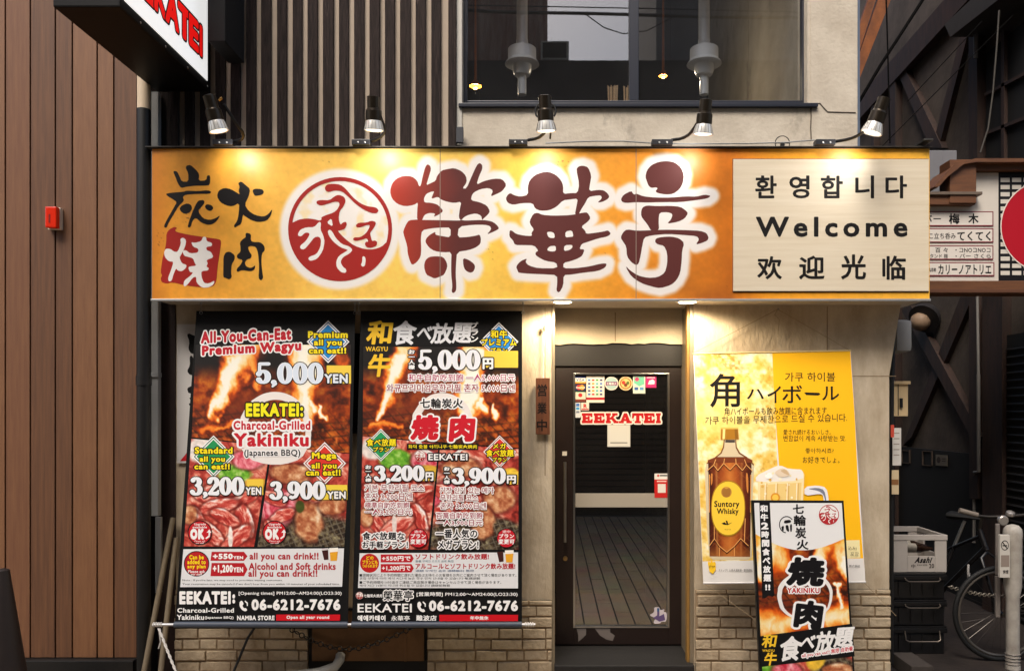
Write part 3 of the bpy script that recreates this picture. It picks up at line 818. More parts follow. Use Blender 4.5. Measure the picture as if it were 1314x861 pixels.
for px in (722, 882):
    c = Vector((X(px, 4.93), 4.935, ZS + .012))
    g = nb(); lathe(g, c, (0, 0, -1), [(0, .074), (.004, .074), (.006, .066), (.007, .05)], 32)
    dl = part('downlight', g, M_WHITE, sg, True)
    g = nb(); lathe(g, c + Vector((0, 0, -.0072)), (0, 0, -1), [(0, .056), (.002, .05)], 32)
    part('lit_lens', g, mat('downlight_lens', (255, 236, 200), .4, emit=9), dl)
    L = bpy.data.lights.new('downlight_beam', 'SPOT'); L.energy = 29; L.color = (1, .8, .54); L.spot_size = R(172); L.spot_blend = .35; L.shadow_soft_size = .06
    o = bpy.data.objects.new('downlight_beam', L); o.location = c + Vector((0, 0, -.03)) - Vector(sg.location); o.parent = dl; COL.objects.link(o)

c3, c4, c5, c1 = (490, 190, 4.306), (640, 190, 4.306), (780, 190, 4.306), (200, 200, 4.781)
SAKAE = [
 [(45,240),(55,200),(80,170),(120,155),(165,157),(195,180),(205,212),(215,210),(225,160),(240,105),(252,90),(268,100),(272,120),(258,165),(245,208),(270,195),(297,183),(305,155),(330,125),(365,117),(400,112),(440,128),(465,155),(470,190),(445,225),(468,225),(495,160),(525,95),(540,83),(555,95),(555,118),(538,155),(522,205),(560,185),(620,170),(665,172),(690,205),(665,240),(635,255),(600,270),(615,235),(590,222),(545,228),(510,245),(497,262),(492,290),(540,300),(580,318),(598,350),(585,370),(560,392),(553,400),(550,375),(520,362),(480,370),(455,382),(437,402),(425,385),(430,340),(440,297),(400,305),(360,298),(325,285),(310,270),(272,283),(283,255),(290,240),(270,243),(245,255),(232,280),(235,302),(270,303),(305,312),(325,330),(340,350),(310,372),(285,382),(297,362),(260,360),(235,370),(222,402),(195,402),(195,350),(200,300),(180,315),(130,324),(85,310),(55,280)],
 [(150,400),(195,396),(215,398),(350,400),(430,402),(437,398),(460,402),(560,398),(605,405),(630,420),(650,445),(625,460),(578,480),(605,450),(598,432),(570,425),(500,425),(425,435),(418,495),(470,493),(520,485),(540,478),(548,500),(545,530),(520,550),(480,565),(415,575),(410,640),(408,700),(412,760),(410,790),(395,803),(385,795),(390,760),(383,700),(383,640),(385,575),(340,577),(290,570),(260,550),(240,520),(245,500),(265,480),(297,462),(295,480),(330,487),(380,495),(380,440),(330,440),(270,445),(222,455),(215,500),(218,560),(215,600),(195,630),(168,648),(155,625),(142,580),(140,540),(118,470),(120,455),(135,420)],
 [(232,655),(240,620),(262,602),(300,598),(340,602),(360,635),(362,660),(345,700),(320,712),(292,722),(270,712),(245,700)],
 [(448,608),(480,618),(510,640),(516,660),(505,685),(485,690),(460,675),(450,650)]]
HANA = [
 [(38,280),(50,258),(65,250),(85,262),(120,270),(162,260),(160,215),(170,180),(200,150),(240,135),(275,132),(315,148),(345,180),(356,210),(355,255),(400,250),(435,250),(445,200),(428,120),(440,103),(465,98),(495,108),(512,155),(505,195),(498,240),(550,232),(580,235),(600,250),(612,270),(600,285),(570,300),(545,302),(570,280),(565,262),(530,265),(495,272),(475,310),(455,340),(440,372),(420,370),(430,320),(437,280),(395,285),(355,290),(320,325),(280,345),(230,348),(200,335),(188,305),(130,305),(80,315),(50,305)],
 [(190,365),(215,358),(240,370),(300,375),(400,372),(470,357),(490,357),(508,388),(490,410),(455,435),(478,458),(482,475),(530,470),(580,462),(605,455),(620,475),(600,490),(550,500),(490,520),(458,530),(445,560),(475,560),(462,595),(440,610),(400,625),(357,635),(357,665),(420,665),(500,655),(560,640),(597,637),(590,660),(550,680),(460,690),(400,700),(358,702),(357,760),(335,800),(318,790),(323,750),(322,702),(250,698),(170,695),(110,690),(105,680),(95,655),(120,625),(157,610),(147,630),(165,650),(220,665),(325,665),(318,633),(260,625),(220,605),(202,590),(205,575),(220,568),(195,538),(140,537),(90,537),(78,510),(58,490),(60,455),(75,458),(95,475),(140,485),(185,487),(180,470),(195,450),(175,425),(170,405)]]
HANA_H = [[(265,465),(290,463),(307,472),(310,498),(285,498),(272,490)], [(368,462),(405,455),(413,490),(395,492),(368,495)], [(280,543),(315,540),(316,570),(290,573),(265,565)], [(362,538),(405,535),(408,550),(390,565),(360,570)]]
TEI = [
 [(207,160),(215,125),(240,95),(280,78),(325,73),(370,80),(405,110),(420,150),(415,195),(395,230),(360,255),(320,258),(275,250),(262,240),(275,225),(268,218),(240,222),(225,210),(215,185)],
 [(72,285),(85,260),(130,237),(140,255),(150,258),(155,252),(195,268),(260,275),(350,275),(430,268),(490,270),(535,258),(570,265),(550,280),(480,290),(400,300),(300,300),(220,302),(150,300),(100,305),(78,298)],
 [(183,355),(190,330),(215,318),(270,322),(340,320),(400,325),(430,345),(443,362),(425,390),(390,408),(325,420),(350,395),(358,365),(330,355),(285,357),(280,400),(283,458),(240,460),(220,425),(200,400),(185,380)],
 [(70,495),(85,465),(105,450),(160,458),(240,455),(283,453),(350,452),(440,455),(510,458),(545,470),(557,495),(550,512),(520,525),(485,535),(505,505),(490,487),(430,482),(330,475),(240,483),(200,495),(190,540),(180,600),(170,640),(155,648),(130,632),(105,600),(102,545),(85,520)],
 [(260,520),(265,500),(300,492),(350,490),(395,500),(422,525),(410,570),(408,620),(400,690),(380,730),(350,757),(290,775),(240,765),(180,745),(130,710),(105,670),(100,653),(120,675),(165,705),(220,718),(275,715),(315,690),(328,640),(328,580),(310,540),(275,533)]]
SUMI = [
 [(105,95),(130,95),(145,125),(160,160),(200,160),(200,110),(183,75),(190,60),(215,58),(245,85),(268,115),(262,155),(310,152),(315,120),(335,122),(333,180),(305,185),(240,185),(195,190),(155,200),(135,170),(120,130)],
 [(60,235),(90,228),(170,222),(190,215),(260,218),(320,212),(342,222),(330,235),(250,235),(180,240),(165,255),(175,275),(140,310),(110,360),(80,410),(65,445),(48,435),(70,390),(110,320),(130,285),(105,268),(75,250)],
 [(145,325),(160,305),(195,292),(220,305),(222,330),(205,352),(175,357),(155,345)],
 [(300,310),(315,297),(345,305),(355,325),(335,342),(310,330)],
 [(262,275),(295,272),(300,290),(280,315),(258,340),(290,385),(330,395),(365,385),(397,365),(375,400),(350,420),(320,425),(280,412),(245,380),(225,400),(215,440),(195,440),(205,400),(225,345),(245,300)],
 [(375,250),(385,215),(420,198),(460,205),(495,225),(515,240),(508,215),(515,190),(505,168),(525,158),(550,180),(580,205),(570,250),(545,300),(570,340),(610,365),(660,375),(690,360),(717,325),(705,370),(680,400),(630,408),(590,398),(545,370),(535,360),(525,420),(500,432),(485,443),(478,430),(500,400),(510,350),(512,290),(470,312),(430,305),(395,285)],
 [(593,215),(605,203),(650,205),(665,220),(655,240),(610,248),(600,235)],
 [(415,620),(430,592),(455,588),(485,610),(483,640),(465,665),(462,720),(468,745),(450,760),(430,750),(413,745),(415,680)],
 [(555,472),(585,480),(582,520),(600,530),(640,530),(665,550),(670,580),(650,600),(648,660),(655,720),(660,750),(645,767),(630,750),(635,680),(628,600),(615,560),(585,553),(565,560),(575,590),(590,610),(583,630),(560,635),(545,655),(555,680),(585,690),(613,670),(605,700),(580,710),(530,700),(500,715),(495,695),(520,670),(535,640),(500,630),(497,610),(520,590),(520,560),(515,535),(530,515),(553,500),(550,485)]]
SEAL = [(65,480),(80,455),(115,435),(132,445),(118,455),(125,468),(200,485),(300,500),(390,512),(402,525),(395,580),(380,680),(372,770),(355,800),(300,810),(180,795),(100,775),(70,785),(35,775),(30,750),(40,735),(30,715),(40,640),(50,600),(60,560),(65,520)]
YAKI = [
 [(50,595),(62,570),(90,572),(115,590),(135,590),(155,540),(150,510),(170,502),(188,520),(180,560),(155,610),(145,625),(160,660),(190,670),(185,690),(160,710),(135,705),(125,690),(108,730),(98,768),(80,772),(75,750),(95,700),(110,650),(80,648),(58,625)],
 [(217,530),(240,535),(280,525),(290,497),(310,500),(312,525),(345,535),(345,555),(310,560),(312,580),(340,590),(355,625),(310,640),(320,660),(310,680),(327,690),(320,705),(280,708),(280,740),(295,780),(325,785),(362,765),(355,790),(325,808),(285,810),(250,780),(248,740),(225,750),(200,785),(180,803),(170,795),(175,765),(215,735),(230,715),(210,715),(200,690),(205,680),(250,675),(240,660),(230,630),(195,620),(175,615),(163,585),(185,578),(210,600),(260,595),(262,570),(230,560)]]
LOGO_C, LOGO_R = (438, 427), 338
def _arcpts(r, a0, a1, n=30):
    return [(LOGO_C[0] + r * math.cos(R(a0 + (a1 - a0) * i / n)), LOGO_C[1] + r * math.sin(R(a0 + (a1 - a0) * i / n))) for i in range(n + 1)]
LOGO_RED = [
 [(130,385),(170,365),(220,357),(270,362),(305,372),(318,365),(315,350),(350,335),(395,320),(420,300),(435,270),(430,250),(400,248),(350,265),(310,275),(285,262),(285,245),(310,238),(370,240),(400,215),(430,203),(465,218),(475,245),(460,280),(435,310),(428,360),(440,400),(455,385),(475,378),(483,395),(470,425),(440,435),(420,437),(470,490),(530,535),(600,558),(660,558),(710,540),(738,512)] + _arcpts(326, 15, 187),
 [(338,160),(350,138),(390,132),(440,138),(475,165),(520,220),(570,260),(620,280),(670,285),(690,305),(675,325),(640,322),(590,300),(540,265),(490,215),(450,180),(400,175),(365,187),(345,180)],
 [(540,400),(560,385),(610,385),(640,372),(668,378),(670,395),(650,430),(632,450),(638,475),(645,505),(665,500),(680,510),(675,535),(640,550),(610,545),(598,525),(605,508),(622,510),(612,485),(580,495),(540,505),(520,495),(530,480),(570,480),(605,455),(625,425),(632,400),(610,400),(570,415),(545,415)]]
LOGO_WHITE = [
 [(350,385),(383,355),(392,412)],
 [(165,455),(180,430),(220,415),(270,415),(300,380),(315,385),(310,430),(330,470),(338,510),(325,570),(290,620),(245,635),(230,620),(240,605),(285,590),(310,545),(315,495),(300,475),(270,480),(240,520),(205,560),(180,555),(178,535),(215,505),(240,465),(235,450),(210,450),(185,475),(165,470)],
 [(357,440),(370,430),(385,440),(410,485),(450,525),(500,540),(520,562),(500,585),(455,610),(440,640),(455,670),(480,690),(475,712),(445,708),(415,675),(413,635),(430,600),(480,570),(490,562),(440,545),(395,510),(365,470)],
 [(583,605),(595,603),(605,620),(600,665),(585,672),(572,660),(582,640)]]
def logo(P, nm, cx, cy, r, red=(170, 34, 28), white=(240, 236, 230), disc=False):
    s = r / LOGO_R; f = lambda p: [(cx + (x - LOGO_C[0]) * s, cy + (y - LOGO_C[1]) * s) for x, y in p]
    if disc: P.disc(nm, cx, cy, r * 1.04, white)
    P.poly(nm, [f(_arcpts(338, 0, 360, 64)[:-1])], red, holes=[f(_arcpts(313, 0, 360, 64)[:-1])])
    P.poly(nm, [f(p) for p in LOGO_RED], red, 1 if r > 20 else 0)
    P.poly(nm, [f(p) for p in LOGO_WHITE], white, 1 if r > 20 else 0)

big = [crop_pts(*c3, p) for p in SAKAE] + [crop_pts(*c4, p) for p in HANA] + [crop_pts(*c5, p) for p in TEI]
segs = np.array([(a + b) for p in big + [crop_pts(*c4, h) for h in HANA_H] for a, b in zip(p, p[1:] + p[:1])])
def sign_art(px, py, u, v):
    t = np.clip((px - 195) / 998, 0, 1)
    c = ramp(t, [(0, (226, 150, 46)), (.1, (238, 172, 66)), (.22, (248, 204, 104)), (.36, (252, 214, 112)), (.46, (250, 204, 92)), (.55, (244, 172, 62)), (.66, (232, 146, 44)), (.74, (206, 118, 34)), (.8, (236, 160, 44)), (1, (244, 188, 70))])
    n = fbm(px / 26, py / 26, 5, 5) * .6 + fbm(px / 5, py / 5, 9, 4) * .4
    c = c * (.88 + .24 * n)[..., None] * np.array((1.02, 1.0, .92))
    # darker scorched paper along the upper right and the lower right corner, as printed
    m = np.clip((px - 780) / 160, 0, 1) * np.clip((py - 285) / 120, 0, 1) * np.clip((945 - px) / 6, 0, 1) * fbm(px / 40, py / 40, 31, 4) * 1.1
    c = blend(c, np.clip(m, 0, .8), (140, 74, 34))
    m = np.clip(1 - (px - 195) / 26, 0, 1) * .45
    c = blend(c, m, (176, 96, 30))
    sp = vnoise(px / 1.6, py / 1.6, 77) * vnoise(px / 30, py / 30, 78)
    c = blend(c, np.clip((sp - .78) * 8, 0, .8), (120, 60, 24))
    # white halo printed round the characters and the emblem
    P = np.stack([px.ravel(), py.ravel()], 1); dist = np.full(len(P), 1e9)
    for x0, y0, x1, y1 in segs:
        dx, dy = x1 - x0, y1 - y0; L = dx * dx + dy * dy + 1e-9
        k = np.clip(((P[:, 0] - x0) * dx + (P[:, 1] - y0) * dy) / L, 0, 1)
        dist = np.minimum(dist, (P[:, 0] - x0 - k * dx) ** 2 + (P[:, 1] - y0 - k * dy) ** 2)
    dist = np.sqrt(dist).reshape(px.shape)
    lc = np.hypot(px - 436.5, py - 294.3) - 66.7
    dist = np.minimum(dist, np.maximum(lc, -3))
    h = np.clip((14.5 - dist) / 7.5, 0, 1); h = h * h * (3 - 2 * h)
    c = blend(c, h * .97, (246, 242, 238))
    inl = lc < -4
    m = (fbm(px / 14, py / 14, 55, 3) - .55) * 2.2 * inl
    return blend(c, np.clip(m, 0, .5), (248, 214, 130))
SP = Print(Plane((0, YF, 0), (0, -1, 0)), sg, .0006)
SP.grid('printed_background', [(195.3, 191.3), (1192.7, 191.3), (1192.7, 384.2), (195.3, 384.2)], 760, 150, sign_art)
def red_to_brown(V):
    t = np.clip((V[:, 0] - 500) / 85, 0, 1)[:, None]
    return lin((1 - t) * np.array((196, 62, 42)) + t * np.array((96, 46, 43)))
for p in SAKAE: SP.poly('character#1', [crop_pts(*c3, p)], None, 1, cf=red_to_brown)
HB = (94, 45, 42)
SP.poly('character#2', [crop_pts(*c4, HANA[0])], HB, 1); SP.poly('character#2', [crop_pts(*c4, HANA[1])], HB, 1, holes=[crop_pts(*c4, h) for h in HANA_H])
for p in TEI: SP.poly('character#3', [crop_pts(*c5, p)], HB, 1)
for p in SUMI: SP.poly('brush_lettering', [crop_pts(*c1, p)], (30, 23, 20), 1)
SP.poly('red_seal', [crop_pts(*c1, SEAL)], (164, 32, 24), 1)
for p in YAKI: SP.poly('red_seal', [crop_pts(*c1, p)], (238, 234, 228), 1)
logo(SP, 'emblem', 436.5, 294.3, 66.7, (166, 36, 30))
SP.flush()
for px in (564.8, 816.2):
    g = nb(); bx(g, X(px - .4, YF), X(px + .4, YF), YF - .0022, YF - .0002, ZS + .014, zs1 - .002)
    part('panel_joint', g, mat('joint_line', (150, 130, 116), .6), sg)
# welcome board fixed on the sign
wb_m = mat('pale_wood_board', (232, 220, 196), .5, noise=.12, scale=2.2, stretch=(.7, 1, 16), rgb2=(218, 203, 175))
g = nb(); yb = YF - .012
bx(g, X(941, yb), X(1192, yb), yb, YF - .0015, Z(373.5, yb), Z(204.5, yb), .001)
wb = part('welcome_board', g, wb_m, sg)
g = nb(); bx(g, X(940.5, yb), X(1192.4, yb), YF - .0035, YF - .0009, Z(375, yb), Z(203.4, yb))
part('board_backing', g, mat('board_edge', (84, 52, 40), .6), wb)
WP = Print(Plane((0, yb, 0), (0, -1, 0)), sg)
f6 = crop(874, 180, 2.968)
K = (38, 32, 30)
for ch, b in zip('환영합니다', ((282, 135, 364, 222), (412, 135, 489, 222), (532, 135, 616, 222), (663, 135, 735, 222), (778, 135, 860, 222))):
    WP.text('lettering#1', ch, f6(*b), K, .024)
WP.text('lettering#2', 'Welcome', f6(285, 292, 862, 369), K, .03, sp=.13)
for ch, b in zip('欢迎光临', ((290, 442, 384, 530), (449, 440, 546, 530), (609, 435, 704, 530), (766, 440, 856, 532))):
    WP.text('lettering#3', ch, f6(*b), K, .024)
WP.flush({k: wb for k in WP.parts})

# five spot lamps on arms
M_BRONZE = mat('lamp_bronze', (62, 54, 44), .3, metal=.7)
M_LENS = mat('lamp_reflector', (255, 244, 226), .25, emit=1.1)
lamps = [((268, 123), (281, 169), 24, [(287, 134), (304, 160), (313, 172), (310, 180), (299, 182)], (274, 300), 'spot lamp at the left end of the sign, its arm bent to the right'),
         ((479, 124), (480, 168), 25, [(488, 150), (494, 165), (491, 175), (478, 181), (470, 182)], (452, 476), 'upright spot lamp in front of the dark slats, second from the left'),
         ((699, 123), (701, 169), 26, [(705, 160), (698, 172), (690, 178), (678, 180)], (653, 677), 'upright spot lamp with a black cable loop, below the left upstairs pane'),
         ((906, 128), (902, 173), 26, [(895, 158), (886, 172), (876, 178), (862, 180)], (836, 863), 'spot lamp leaning slightly left below the right upstairs pane'),
         ((1135, 126), (1118, 171), 27, [(1113, 163), (1104, 173), (1090, 179), (1071, 182)], (1046, 1071), 'spot lamp tilted sharply to the right at the right end of the sign')]
YP = 4.58
TARGET = [(318, 218), (500, 206), (697, 230), (870, 213), (1068, 218)]
for i, (top, bot, wd, arm, br, lb) in enumerate(lamps):
    a, b = W(*top, YP), W(*bot, YP + .035); ax = (b - a).normalized(); L_ = (b - a).length
    t = thing('spot_lamp', lb, 'lamp', (X(sum(br) / 2, 4.82), 4.82, Z(186, 4.8) + .0005), 'spot lamps along the top of the sign')
    k = YP / FPX
    g = nb(); lathe(g, a, ax, [(0, 6.5 * k), (.003, 8 * k), (L_ * .36, 8 * k), (L_ * .37, 8.8 * k), (L_ * .4, 9 * k), (L_ * .42, 10 * k), (L_ * .7, 10.4 * k), (L_ * .72, 9.5 * k)], 28); part('lamp_head', g, M_BRONZE, t, True)
    g = nb(); lathe(g, a, ax, [(L_ * .71, 9.6 * k), (L_ * .78, 10.6 * k), (L_ * .99, wd * .5 * k), (L_, wd * .5 * k), (L_ * .985, wd * .44 * k)], 28); rf = part('reflector', g, mat('reflector_glass', (214, 210, 202), .25, metal=.5, emit=.16), t, True)
    g = nb(); n = 16
    for q in range(n):
        an = 2 * math.pi * q / n; u = ax.cross(Vector((0, 1, 0))).normalized(); v = ax.cross(u)
        dr = u * math.cos(an) + v * math.sin(an)
        tube(g, [a + ax * L_ * .75 + dr * 10.5 * k, a + ax * L_ * .985 + dr * (wd * .5 + .3) * k], .0012, 4)
    part('reflector_ribs', g, mat('rib_grey', (120, 116, 110), .4), rf)
    g = nb(); lathe(g, a + ax * (L_ * .986), ax, [(0, wd * .43 * k), (.0015, wd * .4 * k)], 28); part('bulb', g, M_LENS, t)
    g = nb(); pts = [W(*p, YP + .02 + (4.84 - YP) * j / (len(arm) - 1)) for j, p in enumerate(arm)]
    sm = []
    for p, q in zip(pts, pts[1:]): sm += [p * .75 + q * .25, p * .25 + q * .75]
    tube(g, [pts[0]] + sm + [pts[-1]], .0095, 10); part('arm', g, M_BLACK, t, True)
    zb = Z(186, 4.8)
    g = nb(); bx(g, X(br[0], 4.82), X(br[1], 4.82), 4.80, 4.86, zb + .001, zb + .035, .004); bk = part('bracket', g, mat('bracket_black', (36, 36, 40), .4), t)
    g = nb()
    for q in (.35, .72): lathe(g, (X(br[0] + (br[1] - br[0]) * q, 4.82), 4.8, zb + .014), (0, -1, 0), [(0, .0055), (.003, .0055), (.004, .003)], 10)
    part('screw', g, M_SILVER, bk)
    if i in (2,):
        g = nb(); tube(g, [W(700 + 13.5 * math.cos(q / 10 * 6.0 - .6), 143 - 12 * math.sin(q / 10 * 6.0 - .6), YP + .09) for q in range(11)] + [W(707, 160, YP + .06), W(706, 178, 4.8)], .006, 7); part('cable', g, M_BLACK, t, True)
    if i == 0:
        g = nb(); lathe(g, W(281, 129, YP - .02), (1, -.4, .5), [(0, .006), (.018, .008), (.024, .005)], 12); part('wing_nut', g, mat('brass', (200, 160, 90), .3, metal=1), t, True)
    L = bpy.data.lights.new('lamp_beam', 'SPOT'); L.energy = 3.8; L.color = (1, .96, .93); L.spot_size = R(125); L.spot_blend = 1.0; L.shadow_soft_size = .04
    o = bpy.data.objects.new('lamp_beam', L); o.parent = t; o.location = b + ax * .012 - Vector(t.location)
    o.rotation_euler = (b + ax * .012 - W(*TARGET[i], YF)).to_track_quat('Z', 'Y').to_euler(); COL.objects.link(o)
g = nb()
tube(g, [W(x, y, 4.85) for x, y in ((700, 184), (760, 181.5), (800, 181.5), (836, 184), (880, 185), (960, 184.5), (1010, 183), (1046, 180))], .004, 6)
single('power_cable', 'thin grey cable lying along the top edge of the shop sign', 'cable', g, M_GREY)
g = nb(); bx(g, X(586, 5.06), X(595, 5.06), 5.03, 5.06, Z(185, 5.06), Z(165, 5.06), .003)
single('junction_box', 'small dark junction box beside the slats under the window', 'box', g, mat('box_dark', (52, 54, 60), .5))
g = nb(); c = W(1004, 184, 5.05)
ring(g, c, (0, 1, 0), .046, .003, 28, 6); bx(g, c.x - .012, c.x + .012, 5.04, 5.06, c.z - .02, c.z - .002); tube(g, [c + Vector((-.046, 0, 0)), c + Vector((.046, 0, 0))], .003, 6)
single('wire_ring', 'thin round wire ring standing on the sign below the window', 'ring', g, M_BLACK)

# hanging light box sign, top left
XA, XB, y0, y1, zb_ = -2.484, -2.149, 3.95, 5.0, 3.756
hs = thing('projecting_sign', 'black framed light box sign jutting out overhead with red letters on white', 'sign', (XB - .16, 5.02, zb_))
g = nb(); bx(g, XA, XB, y0, y1, zb_, 5.6, .008); part('casing', g, mat('sign_casing', (9, 8, 8), .5, spec=.2), hs)
g = nb(); bx(g, XB + .001, XB + .006, y0 + .035, y1 - .05, zb_ + .05, 5.55, .002); part('lit_face', g, mat('lit_white_face', (250, 250, 248), .4, emit=.45), hs)
g = nb()
for yy in np.arange(4.15, 5.0, .27): lathe(g, (XB, float(yy), zb_ + .02), (1, 0, 0), [(0, .006), (.003, .005)], 8)
part('rivet', g, M_SILVER, hs)
HP = Print(Flat((XB + .006, 0, 0), (0, 1, 0), (0, 0, -1)), hs, .0006)
HP.lift = .0006
for ch, (a, b) in zip('EEKATEI', ((4.03, 4.15), (4.165, 4.285), (4.28, 4.42), (4.405, 4.565), (4.55, 4.715), (4.69, 4.82), (4.832, 4.872))):
    HP.text('lettering', ch, (a, -4.106, b, -3.915), (226, 20, 16), .05, [(.012, (22, 14, 14))], rough=-.5)
for ch, (a, b) in zip('榮華亭', ((4.06, 4.3), (4.33, 4.58), (4.6, 4.85))):
    HP.text('lettering', ch, (a, -4.5, b, -4.225), (24, 18, 18), .03, rough=-.1)
HP.flush()
g = nb(); bx(g, -2.06, -1.956, 4.76, 5.06, Z(80, 5.04), 5.6, .006); part('mounting_bracket', g, M_BLACKFLAT, hs)

# ------------------------------------------------------------------ the two hanging banners
M_BANNER = mat('banner_black', (14, 13, 13), .65, noise=.15, scale=30, spec=.2)
BT, BB = (4.97, Z(400, 4.97)), (4.73, Z(805, 4.73))
ban_n = Vector((0, BB[1] - BT[1], BT[0] - BB[0]))
BAN = Plane((0, BT[0], BT[1]), (0, BT[1] - BB[1], -(BT[0] - BB[0])))
WHITE, BLK, RED = (244, 242, 239), (22, 20, 20), (196, 22, 40)
YEL, CREAM = (250, 226, 20), (250, 246, 238)

def banner(label, q, gx):
    t = thing('hanging_banner', label, 'banner', tuple(BAN.at((q[0][0] + q[1][0]) / 2, 805)), 'food banners hanging side by side under the sign')
    g = nb(); n = BAN.n
    prism(g, [BAN.at(*p) for p in q], -n * .0016)
    part('sheet', g, M_BANNER, t)
    g = nb(); a, b = BAN.at(q[0][0], q[0][1] + 4, -.006), BAN.at(q[1][0], q[1][1] + 4, -.006)
    tube(g, [a, b], .0085, 12); part('top_rod', g, M_BANNER, t, True)
    g = nb(); a, b = BAN.at(q[3][0], 801, .0005), BAN.at(q[2][0], 801, .0005)
    tube(g, [a, b], .0185, 14); part('bottom_hem', g, mat('hem_blue_grey', (62, 70, 84), .5), t, True)
    for x in gx:
        g = nb(); p = BAN.at(x, 404, .0)
        ring(g, p + Vector((0, 0, .012)), (0, 1, 0), .009, .0025, 16, 6); tube(g, [p + Vector((0, 0, .02)), Vector((p.x, p.y, ZS + .012))], .002, 6)
        lathe(g, Vector((p.x, p.y, ZS + .011)), (0, 0, -1), [(0, .008), (.012, .006), (.014, .003)], 10)
        part('hook', g, M_SILVER, t, True)
    return t

def fire_scene(x0, y0, x1, y1, flames, seed):
    def fn(px, py, u, v):
        wx = (fbm(px / 16, py / 22, seed, 4) - .5); wy = fbm(px / 14, py / 14, seed + 9, 4) - .5
        base = ramp(fbm(px / 9, py / 9, seed + 3) * .8 - .03 + .25 * wx, FIRE) * .85
        m = np.clip((v - .2) * 5, 0, 1)
        c = blend(base, 1 - m, (20, 15, 13))
        mt_ = caps(px, py, x0 + .1 * (x1 - x0), y0 + .72 * (y1 - y0), x0 + .42 * (x1 - x0), y0 + .6 * (y1 - y0), 17, 24)
        c = blend(c, np.clip(mt_, 0, .8), (120, 46, 24))
        # wire grid of the grill
        gu = (px - x0 - .9 * (py - y1)) / 13; gv = (py + .12 * px) / 9
        gl = np.maximum(np.exp(-((gu - np.round(gu)) * 13 / 1.1) ** 2), np.exp(-((gv - np.round(gv)) * 9 / 1.1) ** 2)) * np.clip((v - .62) * 6, 0, 1)
        c = blend(c, gl * .7, (34, 22, 16))
        gs = np.clip((v - .6) * 4, 0, 1) * np.clip(fbm(px / 6, py / 6, seed + 20) * 3.2 - 1.75, 0, 1)
        c = blend(c, gs * .8, (250, 130, 50))
        I = np.zeros_like(px)
        for a, b, cx, cy, r0, r1, k in flames: I = np.maximum(I, 1.14 * k * caps(px + wx * 26, py + wy * 16, a, b, cx, cy, r0 * 1.2, r1 * 1.2))
        st = .72 + .55 * fbm((px + wx * 30) / 5, (py + wy * 20) / 26, seed + 40, 4)
        T = np.clip(I * st, 0, 1)
        return blend(c, np.clip(T * 2.6, 0, 1), (0, 0, 0)) + ramp(T, [(0, (0, 0, 0)), (.16, (120, 30, 6)), (.36, (226, 92, 18)), (.6, (252, 164, 62)), (.8, (255, 222, 150)), (1, (255, 250, 232))]) * np.clip(T * 2.6, 0, 1)[..., None]
    return fn

def meat_scene(blobs, seed, scale=8.5, base=MEAT):
    def fn(px, py, u, v):
        wx = fbm(px / 22, py / 22, seed, 4) - .5; wy = fbm(px / 22, py / 22, seed + 5, 4) - .5
        rd = 1 - np.abs(2 * fbm((px + wx * 50) / scale / 1.4, (py + wy * 34) / scale / 2.2, seed + 11) - 1)
        t = -.2 + 1.15 * fbm((px + 40 * wx) / scale, (py + 40 * wy) / scale, seed + 2) + .3 * (rd - .55)
        c = ramp(t, base)
        for kind, a, b, r1, r2, col in blobs:
            dx, dy = px - a + wx * r1 * .5, py - b + wy * r2 * .5
            m = np.clip((1.12 - np.hypot(dx / r1, dy / r2)) * 4, 0, 1)
            if kind == 's':      # folded raw slice: red centre, marbled, pale rim, dark gap round it
                ca, sa = math.cos(R(col)), math.sin(R(col)); ex, ey = dx * ca + dy * sa, dy * ca - dx * sa
                q = np.hypot(ex / r1, ey / r2)
                c = blend(c, np.clip((1.28 - q) * 5, 0, 1) * .6, (96, 22, 16))
                m = np.clip((1.04 - q) * 7, 0, 1)
                st = fbm((ex + 14 * wx) / 9, (ey + 10 * wy) / 2.4, seed + int(a) % 17, 4)
                cc = ramp(st * 1.25 - .12 + .38 * np.clip(q - .62, 0, 1) - .22 * ey / r2, [(0, (134, 30, 26)), (.3, (186, 54, 46)), (.52, (220, 98, 82)), (.7, (244, 168, 148)), (.9, (255, 232, 220)), (1, (255, 248, 244))])
                c = c * (1 - m[..., None]) + cc * m[..., None]
                continue
            if kind in 'bp': c = blend(c, np.clip((1.3 - np.hypot(dx / r1, dy / r2)) * 4, 0, 1) * .55, (60, 18, 12))
            if kind == 'g':      # lettuce
                cc = ramp(fbm(px / 4, py / 4, seed + 30) * 1.1 - .05, [(0, (40, 110, 20)), (.5, (120, 185, 50)), (1, (226, 240, 170))])
            elif kind == 'p':    # raw slice
                cc = ramp(.16 + .85 * fbm((px + 30 * wy) / 4.6, (py + 30 * wx) / 9, seed + 50), [(0, (150, 24, 44)), (.4, (205, 50, 70)), (.65, (240, 140, 150)), (1, (255, 232, 230))])
            elif kind == 'b':    # grilled piece
                cc = ramp(fbm(px / 6, py / 6, seed + 60) * 1.1, [(0, (96, 40, 22)), (.4, (176, 96, 60)), (.7, (222, 164, 116)), (1, (255, 240, 210))])
            elif kind == 'k':    # grill wires over embers
                a1 = np.abs(((px - .4 * py) / 8) % 1 - .5); a2 = np.abs(((py + .3 * px) / 7) % 1 - .5)
                cc = ramp(fbm(px / 5, py / 5, seed + 70), [(0, (14, 12, 10)), (.5, (60, 44, 30)), (.8, (170, 160, 120)), (1, (236, 226, 190))])
                cc = blend(cc, (np.minimum(a1, a2) < .09) * .8, (120, 112, 96))
            else:
                cc = np.broadcast_to(np.array(col, float), c.shape) * (.8 + .4 * fbm(px / 5, py / 5, seed + 80))[..., None]
            c = c * (1 - m[..., None]) + cc * m[..., None]
        return c
    return fn

